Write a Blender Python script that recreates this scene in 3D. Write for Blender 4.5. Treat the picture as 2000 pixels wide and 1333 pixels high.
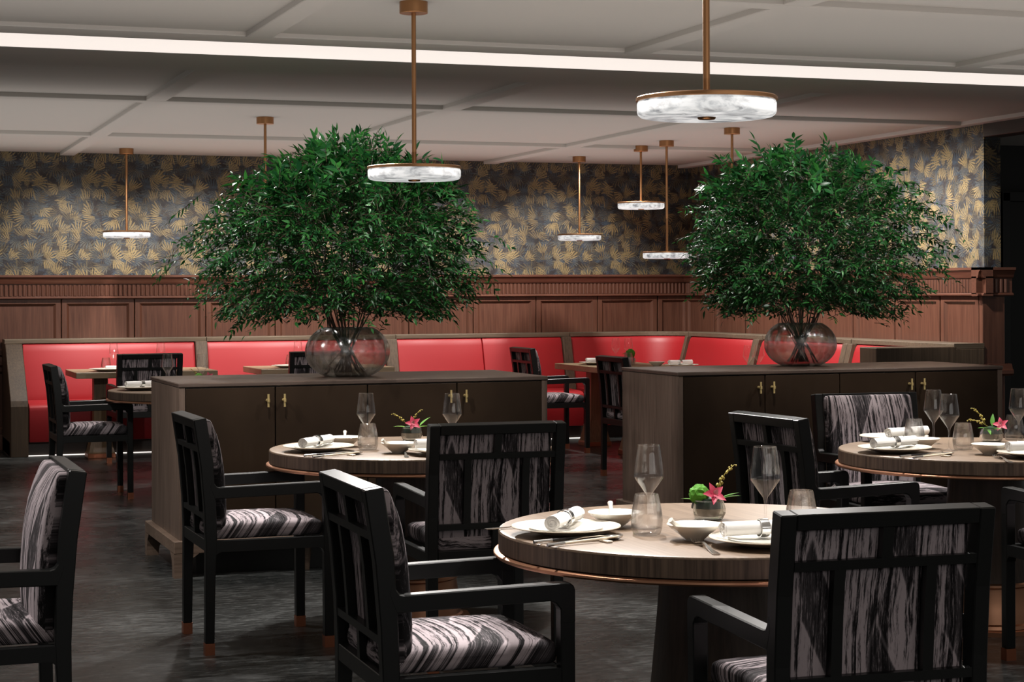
import bpy, bmesh, math, random
from mathutils import Vector, Matrix
R = math.radians
sc = bpy.context.scene
col = sc.collection
for o in list(bpy.data.objects):
    bpy.data.objects.remove(o)

# ------------------------------------------------------------------ camera
EYE = 1.42
cd = bpy.data.cameras.new('camera')
cam = bpy.data.objects.new('camera', cd)
col.objects.link(cam)
cd.sensor_width = 36.0
cd.lens = 3650.0 / 2000.0 * 36.0
cd.shift_y = -95.5 / 2000.0
cd.clip_start = 0.1
cd.clip_end = 100
m = Matrix.Rotation(R(-19.8), 4, 'Z') @ Matrix.Rotation(R(90), 4, 'X') @ Matrix.Rotation(-0.0043, 4, 'Z')
m.translation = (0, 0, EYE)
cam.matrix_world = m
sc.camera = cam

# ------------------------------------------------------------------ world, exposure, lights
w = bpy.data.worlds.new('world')
sc.world = w
w.use_nodes = True
w.node_tree.nodes['Background'].inputs[0].default_value = (1.0, 0.965, 0.93, 1)
w.node_tree.nodes['Background'].inputs[1].default_value = 0.12
sc.view_settings.view_transform = 'Standard'
sc.view_settings.look = 'None'
sc.view_settings.gamma = 1.0
sc.view_settings.exposure = 0.0
sc.view_settings.use_curve_mapping = False
sc.cycles.caustics_reflective = False
sc.cycles.caustics_refractive = False
sc.cycles.max_bounces = 10
sc.cycles.transparent_max_bounces = 24
sc.cycles.sample_clamp_indirect = 4.0

WARM = (1.0, 0.90, 0.80)
WHITE = (1.0, 0.955, 0.91)


def spot(loc, target, energy, size=70, blend=0.6, radius=0.05, color=WHITE):
    ld = bpy.data.lights.new('downlight', 'SPOT')
    ld.energy = energy
    ld.spot_size = R(size)
    ld.spot_blend = blend
    ld.shadow_soft_size = radius
    ld.color = color
    o = bpy.data.objects.new('downlight', ld)
    col.objects.link(o)
    o.location = loc
    d = Vector(target) - Vector(loc)
    o.rotation_euler = d.to_track_quat('-Z', 'Y').to_euler()
    return o


def area(loc, target, energy, sx, sy, color=WHITE):
    ld = bpy.data.lights.new('area_light', 'AREA')
    ld.shape = 'RECTANGLE'
    ld.size = sx
    ld.size_y = sy
    ld.energy = energy
    ld.color = color
    o = bpy.data.objects.new('area_light', ld)
    col.objects.link(o)
    o.location = loc
    d = Vector(target) - Vector(loc)
    o.rotation_euler = d.to_track_quat('-Z', 'Y').to_euler()
    return o


# downlights above the round tables
for (tx, ty) in ((2.335, 4.80), (2.33, 7.77), (4.555, 6.757)):
    spot((tx - 0.55, ty + 0.35, 2.66), (tx - 0.1, ty, 0.75), 190, 58, 0.6)
    spot((tx + 0.60, ty - 0.30, 2.66), (tx + 0.1, ty, 0.75), 190, 58, 0.6)
for (tx, ty) in ((2.335, 4.80), (2.33, 7.77), (4.555, 6.757)):
    spot((tx + 0.15, ty + 1.55, 2.66), (tx - 0.1, ty - 0.35, 0.75), 300, 72, 0.6)
spot((2.0, 13.3, 2.66), (2.2, 13.1, 0.75), 120, 62, 0.7)
# over the two bouquets
for (tx, ty) in ((2.56, 9.80), (5.45, 10.05)):
    spot((tx - 0.85, ty - 1.45, 2.62), (tx - 0.2, ty, 1.55), 150, 75, 0.6)
    spot((tx + 0.85, ty - 1.35, 2.62), (tx + 0.2, ty, 1.55), 120, 75, 0.6)
    spot((tx - 0.5, ty + 1.1, 2.66), (tx, ty, 1.2), 120, 80, 0.6)
# wall washers along the back wall and the right wall
for x in (2.05, 3.1, 4.3, 5.6, 6.8):
    spot((x, 16.45, 2.66), (x, 17.6, 1.0), 165, 95, 0.8, 0.06)
for y in (16.3, 15.0, 13.7, 12.7):
    spot((7.0, y, 2.66), (8.25, y - 0.1, 1.3), 200, 100, 0.8, 0.06)
for x in (2.2, 4.1):
    spot((x, 16.0, 2.66), (x, 16.6, 0.75), 110, 70, 0.7)
spot((6.6, 15.3, 2.66), (6.6, 15.4, 0.75), 190, 75, 0.7)
spot((6.9, 13.2, 2.66), (6.8, 13.2, 0.75), 100, 75, 0.7)
# aisle
spot((0.3, 13.2, 2.66), (0.3, 13.2, 0), 170, 70, 0.7)
spot((0.9, 11.6, 2.66), (0.7, 11.6, 0), 160, 70, 0.7)
spot((4.1, 12.4, 2.66), (4.1, 12.6, 0), 120, 80, 0.7)
spot((0.7, 8.8, 2.66), (0.9, 8.6, 0), 90, 80, 0.7)
spot((0.2, 8.6, 2.66), (1.65, 9.8, 0.55), 170, 50, 0.7)  # extra spot added to brighten the left sideboard's side panel
spot((3.55, 8.9, 2.66), (4.4, 9.85, 0.5), 60, 50, 0.7)  # extra spot added for the right sideboard's side panel
spot((-0.5, 5.9, 2.66), (-0.1, 5.6, 0.6), 190, 62, 0.7)
spot((6.9, 11.5, 2.66), (8.25, 12.95, 1.35), 150, 58, 0.8)  # extra spot added to brighten the oak end block and right wall end
# unseen upward-facing lamps, added to brighten the ceiling
area((2.2, 14.7, 2.05), (2.2, 14.7, 3), 90, 11.0, 5.0)
area((4.0, 4.6, 2.05), (4.0, 4.6, 3), 150, 11.0, 9.0)
# added fill lamp, standing in for the dining room behind the camera
area((3.0, -1.5, 2.1), (3.2, 9.0, 2.0), 30, 6.0, 1.0)


# ------------------------------------------------------------------ node helpers
class NX:
    """wraps a node socket so that shader maths can be written as expressions"""
    def __init__(s, nt, sock):
        s.nt, s.s = nt, sock

    def _op(s, op, *args):
        n = s.nt.nodes.new('ShaderNodeMath')
        n.operation = op
        for i, a in enumerate((s,) + args):
            if isinstance(a, NX):
                s.nt.links.new(a.s, n.inputs[i])
            else:
                n.inputs[i].default_value = a
        return NX(s.nt, n.outputs[0])

    def __add__(s, o): return s._op('ADD', o)
    def __sub__(s, o): return s._op('SUBTRACT', o)
    def __mul__(s, o): return s._op('MULTIPLY', o)
    def __truediv__(s, o): return s._op('DIVIDE', o)
    def sin(s): return s._op('SINE')
    def cos(s): return s._op('COSINE')
    def abs(s): return s._op('ABSOLUTE')
    def floor(s): return s._op('FLOOR')
    def fract(s): return s._op('FRACT')
    def sqrt(s): return s._op('SQRT')
    def pw(s, e): return s._op('POWER', e)
    def atan2(s, o): return s._op('ARCTAN2', o)
    def mx(s, o): return s._op('MAXIMUM', o)
    def mn(s, o): return s._op('MINIMUM', o)

    def ss(s, a, b):
        n = s.nt.nodes.new('ShaderNodeMapRange')
        n.interpolation_type = 'SMOOTHSTEP'
        s.nt.links.new(s.s, n.inputs[0])
        n.inputs[1].default_value = a
        n.inputs[2].default_value = b
        return NX(s.nt, n.outputs[0])

    def lin(s, a, b, c, d):
        n = s.nt.nodes.new('ShaderNodeMapRange')
        s.nt.links.new(s.s, n.inputs[0])
        for i, v in enumerate((a, b, c, d)):
            n.inputs[i + 1].default_value = v
        return NX(s.nt, n.outputs[0])


class Mat:
    def __init__(s, name, rough=0.5, metal=0.0, base=(0.5, 0.5, 0.5), spec=0.5, coat=0.0):
        s.m = bpy.data.materials.new(name)
        s.m.use_nodes = True
        s.nt = s.m.node_tree
        s.b = s.nt.nodes['Principled BSDF']
        s.b.inputs['Base Color'].default_value = (*base, 1)
        s.b.inputs['Roughness'].default_value = rough
        s.b.inputs['Metallic'].default_value = metal
        s.b.inputs['Specular IOR Level'].default_value = spec
        s.b.inputs['Coat Weight'].default_value = coat

    def xyz(s, kind='Object'):
        t = s.nt.nodes.new('ShaderNodeTexCoord')
        sp = s.nt.nodes.new('ShaderNodeSeparateXYZ')
        s.nt.links.new(t.outputs[kind], sp.inputs[0])
        return [NX(s.nt, sp.outputs[i]) for i in range(3)]

    def vec(s, x, y, z=0.0):
        c = s.nt.nodes.new('ShaderNodeCombineXYZ')
        for i, a in enumerate((x, y, z)):
            if isinstance(a, NX):
                s.nt.links.new(a.s, c.inputs[i])
            else:
                c.inputs[i].default_value = a
        return c.outputs[0]

    def noise(s, v, scale=1.0, detail=2.0, rough=0.5, dist=0.0):
        n = s.nt.nodes.new('ShaderNodeTexNoise')
        if v is not None:
            s.nt.links.new(v, n.inputs['Vector'])
        n.inputs['Scale'].default_value = scale
        n.inputs['Detail'].default_value = detail
        n.inputs['Roughness'].default_value = rough
        n.inputs['Distortion'].default_value = dist
        return NX(s.nt, n.outputs['Fac'])

    def white(s, v):
        n = s.nt.nodes.new('ShaderNodeTexWhiteNoise')
        n.noise_dimensions = '3D'
        s.nt.links.new(v, n.inputs['Vector'])
        return NX(s.nt, n.outputs['Value'])

    def ramp(s, fac, stops):
        n = s.nt.nodes.new('ShaderNodeValToRGB')
        s.nt.links.new(fac.s, n.inputs[0])
        e = n.color_ramp.elements
        while len(e) < len(stops):
            e.new(0.5)
        for i, (p, c) in enumerate(stops):
            e[i].position = p
            e[i].color = (*c, 1)
        return n.outputs[0]

    def mix(s, fac, a, b):
        n = s.nt.nodes.new('ShaderNodeMix')
        n.data_type = 'RGBA'
        if isinstance(fac, NX):
            s.nt.links.new(fac.s, n.inputs[0])
        else:
            n.inputs[0].default_value = fac
        for i, c in ((6, a), (7, b)):
            if isinstance(c, tuple):
                n.inputs[i].default_value = (*c, 1)
            else:
                s.nt.links.new(c, n.inputs[i])
        return n.outputs[2]

    def color(s, sock):
        s.nt.links.new(sock, s.b.inputs['Base Color'])

    def roughness(s, nx):
        s.nt.links.new(nx.s, s.b.inputs['Roughness'])

    def bump(s, nx, strength=0.2, dist=0.002):
        n = s.nt.nodes.new('ShaderNodeBump')
        n.inputs['Strength'].default_value = strength
        n.inputs['Distance'].default_value = dist
        s.nt.links.new(nx.s, n.inputs['Height'])
        s.nt.links.new(n.outputs[0], s.b.inputs['Normal'])


def wood(name, dark, light, axis='z', rough=0.45, fine=90, coat=0.0, spec=0.5):
    q = Mat(name, rough, coat=coat, spec=spec)
    x, y, z = q.xyz()
    k = 3.0
    if axis == 'z':
        v = q.vec(x * fine, y * fine, z * k)
        v2 = q.vec(x * 7, y * 7, z * 0.5)
    elif axis == 'x':
        v = q.vec(x * k, y * fine, z * fine)
        v2 = q.vec(x * 0.5, y * 7, z * 7)
    else:
        v = q.vec(x * fine, y * k, z * fine)
        v2 = q.vec(x * 7, y * 0.5, z * 7)
    n = q.noise(v, 1.0, 3.0, 0.6)
    n2 = q.noise(v2, 1.0, 2.0, 0.5)
    f = n * 0.65 + n2 * 0.35
    q.color(q.ramp(f, [(0.32, dark), (0.66, light)]))
    q.bump(n, 0.12, 0.0015)
    return q.m


def fabric(name, kind):
    q = Mat(name, 0.85, spec=0.2)
    x, y, z = q.xyz()
    if kind == 'back':
        u, v = x, z
    else:
        u, v = y - z * 0.7, x
    wob = (q.noise(q.vec(u * 4.0, v * 2.6, 3.1), 1.0, 2.0) - 0.5) * 0.045
    uu = u + wob
    s1 = q.noise(q.vec(uu * 58.0, v * 1.2, 1.0), 1.0, 2.0, 0.6)
    s2 = q.noise(q.vec(uu * 210.0, v * 14.0, 5.0), 1.0, 4.0, 0.8)
    # large pointed leaf shapes lying along the stripes
    pu, pv = uu * 5.6 + 0.35, v * 2.3 + 0.15
    row = pu.floor()
    sh = q.white(q.vec(row, 2.0, 7.0))
    lv = (pv + sh).fract() - 0.5
    lu = pu.fract() - 0.5
    lens = (lu + (lv * 3.4).sin() * 0.20 - 0.05).abs() + lv.abs() * 0.66
    leaf = lens.ss(0.33, 0.25)
    edge = (lens - 0.31).abs().ss(0.035, 0.0)
    f = s1 * 0.55 + s2 * 0.45
    stripe = f.ss(0.425, 0.54)
    speck = s2.ss(0.49, 0.66)
    tone = stripe * (leaf * -0.78 + 1.0) + leaf * speck * 0.50 + edge * 0.40
    c = q.ramp(tone, [(0.0, (0.009, 0.008, 0.009)), (0.40, (0.085, 0.074, 0.080)), (0.95, (0.44, 0.375, 0.395))])
    q.color(c)
    wv = q.noise(q.vec(x * 420, y * 420, z * 420), 1.0, 1.0)
    q.bump(wv, 0.15, 0.001)
    return q.m


def wallpaper(name):
    q = Mat(name, 0.55, spec=0.35)
    x, y, z = q.xyz()
    u = x + y
    v = z
    wx = (q.noise(q.vec(u * 7, v * 7, 0.0), 1.0, 2.0) - 0.5) * 0.05
    wy = (q.noise(q.vec(u * 7, v * 7, 9.0), 1.0, 2.0) - 0.5) * 0.05

    def layer(per, rows, seed, n, rmin, rmax, half, jit):
        """fern fronds: fans of narrow blades, one per cell of a grid whose pattern repeats every 0.63 m"""
        sx = per / 0.63
        b = v * rows + seed * 0.61
        rowb = b.floor()
        a = u * sx + seed * 0.37 + rowb * 0.5
        cx = a.floor()
        rep = (((cx + 0.001) / float(per)).fract() * float(per) + 0.1).floor()
        key = rowb * 7.0 + rep
        h1 = q.white(q.vec(key, seed, 1.5))
        h2 = q.white(q.vec(key, seed + 11.0, 2.5))
        h3 = q.white(q.vec(key, seed + 23.0, 3.5))
        du = (a.fract() - 0.5 - (h1 - 0.5) * jit) / sx + wx
        dv = (b.fract() - 0.5 - (h2 - 0.5) * jit) / rows + wy
        rot = h3 * 6.283
        c_, s_ = rot.cos(), rot.sin()
        p = du * c_ + dv * s_ + rmax * 0.45
        w2 = dv * c_ - du * s_
        r = (p * p + w2 * w2).sqrt()
        th = w2.atan2(p)
        k = (th * (n / 6.2832) * 2.0).floor()
        hk = q.white(q.vec(k, key, seed))
        pet = (th * (n / 6.2832) * 2.0).fract() - 0.5
        end = hk * 0.35 + 0.65
        t = r / end / rmax
        prof = (t * 0.96).mn(1.0)
        width = (prof * 3.1416).sin().mx(0.0).pw(0.7) * 0.37
        blade = (width - pet.abs()).ss(0.0, 0.10)
        mask = blade * th.abs().ss(half, half - 0.12) * t.ss(1.0, 0.93) * r.ss(rmin, rmin + 0.012)
        return mask, hk, h2

    base_n = q.noise(q.vec(u * 8, v * 15, 2.0), 1.0, 4.0, 0.65)
    c = q.ramp(base_n, [(0.35, (0.016, 0.011, 0.010)), (0.52, (0.028, 0.024, 0.026)), (0.70, (0.052, 0.072, 0.100))])
    for (per, rows, seed, n, r0, r1, half, jit, ca, cb, al) in (
            (4, 6.0, 3.0, 13, 0.02, 0.17, 0.9, 0.6, (0.055, 0.085, 0.115), (0.030, 0.038, 0.048), 0.85),
            (4, 5.4, 27.0, 15, 0.02, 0.15, 1.0, 0.6, (0.070, 0.048, 0.030), (0.045, 0.042, 0.034), 0.85),
            (4, 5.8, 8.0, 13, 0.02, 0.16, 0.9, 0.7, (0.125, 0.088, 0.042), (0.085, 0.072, 0.046), 0.9),
            (5, 6.6, 31.0, 12, 0.015, 0.13, 1.0, 0.7, (0.070, 0.098, 0.118), (0.12, 0.098, 0.06), 0.85),
            (3, 5.4, 5.0, 16, 0.03, 0.18, 0.62, 0.7, (0.29, 0.205, 0.088), (0.21, 0.155, 0.075), 0.95),
            (4, 6.2, 19.0, 15, 0.015, 0.14, 0.8, 0.7, (0.045, 0.060, 0.078), (0.018, 0.013, 0.011), 0.85),
            (3, 4.9, 14.0, 13, 0.02, 0.15, 0.85, 0.7, (0.31, 0.225, 0.10), (0.17, 0.125, 0.06), 0.95),
            (3, 6.3, 41.0, 17, 0.03, 0.16, 0.5, 0.8, (0.26, 0.19, 0.085), (0.13, 0.10, 0.06), 0.95)):
        mk, hk, hc = layer(per, rows, seed, n, r0, r1, half, jit)
        c = q.mix(mk * al, c, q.mix(hk * 0.5 + hc * 0.5, ca, cb))
    st = q.noise(q.vec(u * 160, v * 70, 4.0), 1.0, 2.0).lin(0.3, 0.7, 0.75, 1.15)
    mul = q.nt.nodes.new('ShaderNodeMix')
    mul.data_type = 'RGBA'
    mul.blend_type = 'MULTIPLY'
    mul.inputs[0].default_value = 1.0
    q.nt.links.new(c, mul.inputs[6])
    q.nt.links.new(q.vec(st, st, st), mul.inputs[7])
    q.color(mul.outputs[2])
    return q.m


def thin_glass(name, tint=(0.97, 0.98, 0.98), refl=1.0):
    """clear blown glass: lets the light through and mirrors at grazing angles"""
    q = Mat(name)
    nt = q.nt
    nt.nodes.remove(q.b)
    tr = nt.nodes.new('ShaderNodeBsdfTransparent')
    tr.inputs[0].default_value = (*tint, 1)
    gl = nt.nodes.new('ShaderNodeBsdfGlossy')
    gl.inputs['Roughness'].default_value = 0.03
    gl.inputs[0].default_value = (1, 1, 1, 1)
    lw = nt.nodes.new('ShaderNodeLayerWeight')
    lw.inputs[0].default_value = 0.5
    mx = nt.nodes.new('ShaderNodeMixShader')
    f = (NX(nt, lw.outputs['Facing']).pw(2.2) * 0.75 + 0.045) * refl
    f = f.mn(0.9)
    nt.links.new(f.s, mx.inputs[0])
    nt.links.new(tr.outputs[0], mx.inputs[1])
    nt.links.new(gl.outputs[0], mx.inputs[2])
    nt.links.new(mx.outputs[0], nt.nodes['Material Output'].inputs[0])
    return q.m


M = {}
M['black'] = Mat('black_stained_oak', 0.36, base=(0.0042, 0.0048, 0.0046), spec=0.42).m
q = Mat('ceiling_paint', 0.9, base=(0.56, 0.525, 0.49), spec=0.1)
M['ceiling'] = q.m
q = Mat('pale_trim_paint', 0.8, base=(0.62, 0.58, 0.545), spec=0.15)
M['ceiling_trim'] = q.m
# dark stone floor with fine streaks
q = Mat('dark_stone_floor', 0.3, spec=0.2)
x, y, z = q.xyz()
n1 = q.noise(q.vec(x * 1.1, y * 1.4, 0.0), 1.0, 4.0, 0.6)
n2 = q.noise(q.vec(x * 11, y * 34, 0.0), 1.0, 3.0, 0.75)
n3 = q.noise(q.vec(x * 60, y * 60, 0.0), 1.0, 2.0, 0.6)
f = n1 * 0.36 + n2 * 0.50 + n3 * 0.14
q.color(q.ramp(f, [(0.38, (0.0065, 0.0076, 0.0074)), (0.50, (0.026, 0.0275, 0.0270)), (0.64, (0.118, 0.122, 0.119))]))
q.roughness(n1.lin(0.3, 0.7, 0.20, 0.32) + n2 * 0.08)
q.bump(n2, 0.06, 0.002)
M['floor'] = q.m
M['mahogany'] = wood('mahogany_panelling', (0.070, 0.026, 0.016), (0.135, 0.056, 0.034), 'z', 0.38, 60)
M['mahogany_h'] = wood('mahogany_moulding', (0.074, 0.027, 0.017), (0.130, 0.052, 0.032), 'x', 0.36, 60)
M['wallpaper'] = wallpaper('leaf_wallpaper')
M['dark_void'] = Mat('dark_passage_wall', 0.6, base=(0.012, 0.013, 0.012)).m
M['dark_brown'] = wood('dark_brown_header', (0.020, 0.013, 0.010), (0.04, 0.026, 0.02), 'y', 0.5)
q = Mat('red_leather', 0.48, base=(0.33, 0.010, 0.014), spec=0.5, coat=0.04)
q.b.inputs['Coat Roughness'].default_value = 0.4
x, y, z = q.xyz()
n = q.noise(q.vec(x * 160, y * 160, z * 160), 1.0, 2.0)
q.bump(n, 0.06, 0.001)
M['red'] = q.m
M['oak_dark'] = wood('smoked_oak', (0.048, 0.031, 0.019), (0.120, 0.082, 0.052), 'z', 0.5, 80)
M['oak_end'] = wood('dark_oak_end_panel', (0.026, 0.016, 0.009), (0.066, 0.042, 0.024), 'z', 0.55, 80, spec=0.3)
M['oak_rail'] = wood('smoked_oak_rail', (0.080, 0.058, 0.037), (0.155, 0.116, 0.078), 'x', 0.5, 80)
M['table_top'] = wood('table_oak_top', (0.115, 0.076, 0.049), (0.225, 0.158, 0.108), 'y', 0.36, 90)
M['table_edge'] = wood('table_oak_edge', (0.045, 0.029, 0.020), (0.225, 0.155, 0.108), 'z', 0.45, 85)
M['table_leg'] = wood('table_oak_pedestal', (0.045, 0.030, 0.022), (0.105, 0.072, 0.052), 'z', 0.5, 60)
M['bench_table'] = wood('light_oak', (0.20, 0.145, 0.082), (0.34, 0.25, 0.155), 'x', 0.42, 80)
M['bench_leg'] = wood('light_oak_pedestal', (0.14, 0.085, 0.042), (0.26, 0.165, 0.085), 'z', 0.42, 80)
M['cab_wood'] = wood('sideboard_oak', (0.070, 0.046, 0.034), (0.180, 0.125, 0.096), 'z', 0.45, 70)
M['cab_base'] = wood('sideboard_base_oak', (0.095, 0.062, 0.044), (0.23, 0.16, 0.118), 'x', 0.45, 70)
q = Mat('bronze_door', 0.46, 0.2, (0.036, 0.024, 0.0155), spec=0.2)
x, y, z = q.xyz()
n = q.noise(q.vec(x * 2.2, y * 2, z * 2.2), 1.0, 3.0)
n2 = q.noise(q.vec(x * 150, y * 3, z * 4), 1.0, 2.0)
q.color(q.ramp(n, [(0.3, (0.022, 0.0128, 0.0074)), (0.7, (0.036, 0.0220, 0.0130))]))
q.roughness(n2.lin(0.3, 0.7, 0.36, 0.50))
M['bronze'] = q.m
M['cab_top'] = wood('sideboard_top', (0.050, 0.034, 0.027), (0.10, 0.070, 0.056), 'x', 0.30, 60)
M['copper'] = Mat('copper', 0.34, 1.0, (0.62, 0.315, 0.19)).m
M['copper_dark'] = Mat('copper_foot', 0.42, 0.9, (0.42, 0.155, 0.085)).m
M['brass'] = Mat('antique_brass', 0.36, 1.0, (0.40, 0.205, 0.095)).m
M['gold'] = Mat('polished_brass', 0.35, 0.75, (0.86, 0.66, 0.30)).m
M['steel'] = Mat('polished_steel', 0.16, 1.0, (0.72, 0.71, 0.69)).m
M['china'] = Mat('white_china', 0.18, base=(0.80, 0.765, 0.69), coat=0.4).m
M['china_cream'] = Mat('cream_china', 0.22, base=(0.74, 0.66, 0.54), coat=0.3).m
M['ivory'] = Mat('ivory_lacquer', 0.3, base=(0.76, 0.68, 0.54)).m
M['black_lacquer'] = Mat('black_lacquer', 0.2, base=(0.012, 0.011, 0.011)).m
q = Mat('white_linen', 0.9, base=(0.82, 0.80, 0.775), spec=0.1)
x, y, z = q.xyz()
q.bump(q.noise(q.vec(x * 300, y * 300, z * 300), 1.0, 2.0), 0.25, 0.001)
M['linen'] = q.m
M['fabric_back'] = fabric('striped_fabric_back', 'back')
M['fabric_seat'] = fabric('striped_fabric_seat', 'seat')
M['glass'] = thin_glass('clear_glass', (0.985, 0.985, 0.985), 1.0)


def thick_glass(name, tint, ior, share, base, edge, power, rough):
    """heavy glass: partly straight-through, partly refracting, mirroring more towards its rim"""
    q = Mat(name)
    nt = q.nt
    nt.nodes.remove(q.b)
    tr = nt.nodes.new('ShaderNodeBsdfTransparent')
    tr.inputs[0].default_value = (*tint, 1)
    gr = nt.nodes.new('ShaderNodeBsdfRefraction')
    gr.inputs['IOR'].default_value = ior
    gr.inputs['Roughness'].default_value = 0.0
    gr.inputs[0].default_value = (*tint, 1)
    gs = nt.nodes.new('ShaderNodeBsdfGlossy')
    gs.inputs['Roughness'].default_value = rough
    lw = nt.nodes.new('ShaderNodeLayerWeight')
    lw.inputs[0].default_value = 0.5
    f = NX(nt, lw.outputs['Facing']).pw(power) * edge + base
    m1 = nt.nodes.new('ShaderNodeMixShader')
    m1.inputs[0].default_value = share
    m2 = nt.nodes.new('ShaderNodeMixShader')
    nt.links.new(tr.outputs[0], m1.inputs[1])
    nt.links.new(gr.outputs[0], m1.inputs[2])
    nt.links.new(f.s, m2.inputs[0])
    nt.links.new(m1.outputs[0], m2.inputs[1])
    nt.links.new(gs.outputs[0], m2.inputs[2])
    nt.links.new(m2.outputs[0], nt.nodes['Material Output'].inputs[0])
    return q.m


M['vase'] = thick_glass('smoky_vase_glass', (0.95, 0.93, 0.88), 1.30, 0.30, 0.30, 0.60, 1.6, 0.24)
M['tumbler'] = thick_glass('tumbler_glass', (0.99, 0.99, 0.99), 1.45, 0.22, 0.05, 0.75, 2.4, 0.04)
M['cut_glass'] = thin_glass('cut_glass', (0.86, 0.88, 0.86), 2.2)
# lit alabaster
q = Mat('lit_alabaster', 0.35, base=(0.3, 0.3, 0.3))
x, y, z = q.xyz()
d = q.noise(q.vec(x * 6, y * 6, z * 9), 1.0, 2.0)
n = q.noise(q.vec(x * 9 + d * 3.0, y * 16 + d * 3.0, z * 26), 1.0, 5.0, 0.62)
em = q.ramp(n, [(0.36, (0.20, 0.21, 0.23)), (0.50, (0.70, 0.71, 0.71)), (0.60, (1.0, 0.99, 0.97))])
q.nt.links.new(em, q.b.inputs['Emission Color'])
q.b.inputs['Emission Strength'].default_value = 0.76
M['alabaster'] = q.m
q = Mat('lit_cove_diffuser', 0.6, base=(0.8, 0.76, 0.72))
q.b.inputs['Emission Color'].default_value = (1.0, 0.90, 0.835, 1)
q.b.inputs['Emission Strength'].default_value = 0.80
M['cove'] = q.m
q = Mat('led_strip', 0.6, base=(0.8, 0.76, 0.72))
q.b.inputs['Emission Color'].default_value = (1.0, 0.93, 0.86, 1)
q.b.inputs['Emission Strength'].default_value = 1.2
M['led'] = q.m


def leaf_mat(name, c0, c1, rough=0.38):
    q = Mat(name, rough, spec=0.30)
    g = q.nt.nodes.new('ShaderNodeNewGeometry')
    oi = q.nt.nodes.new('ShaderNodeObjectInfo')
    f = (NX(q.nt, g.outputs['Random Per Island']) + NX(q.nt, oi.outputs['Random'])).fract()
    c = q.ramp(f, [(0.0, c0), (0.7, tuple((a * 0.45 + b * 0.55) for a, b in zip(c0, c1))), (1.0, c1)])
    q.color(c)
    nt = q.nt
    t = nt.nodes.new('ShaderNodeBsdfTranslucent')
    nt.links.new(c, t.inputs[0])
    mx = nt.nodes.new('ShaderNodeMixShader')
    mx.inputs[0].default_value = 0.28
    nt.links.new(q.b.outputs[0], mx.inputs[1])
    nt.links.new(t.outputs[0], mx.inputs[2])
    nt.links.new(mx.outputs[0], nt.nodes['Material Output'].inputs[0])
    return q.m


M['leaf'] = leaf_mat('nandina_leaf', (0.004, 0.036, 0.011), (0.024, 0.120, 0.020))
M['leaf_light'] = leaf_mat('fresh_leaf', (0.06, 0.20, 0.03), (0.16, 0.36, 0.06))
M['stem'] = Mat('woody_stem', 0.6, base=(0.040, 0.024, 0.014)).m
M['petal'] = Mat('orchid_petal', 0.5, base=(0.38, 0.028, 0.065)).m
M['petal_pale'] = Mat('orchid_lip', 0.5, base=(0.62, 0.30, 0.34)).m
M['bud'] = Mat('yellow_bud', 0.6, base=(0.28, 0.22, 0.035)).m
M['moss'] = leaf_mat('moss_ball', (0.07, 0.24, 0.02), (0.16, 0.40, 0.05), 0.7)
M['water_green'] = Mat('dark_foliage_in_glass', 0.3, base=(0.012, 0.030, 0.014)).m


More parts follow.
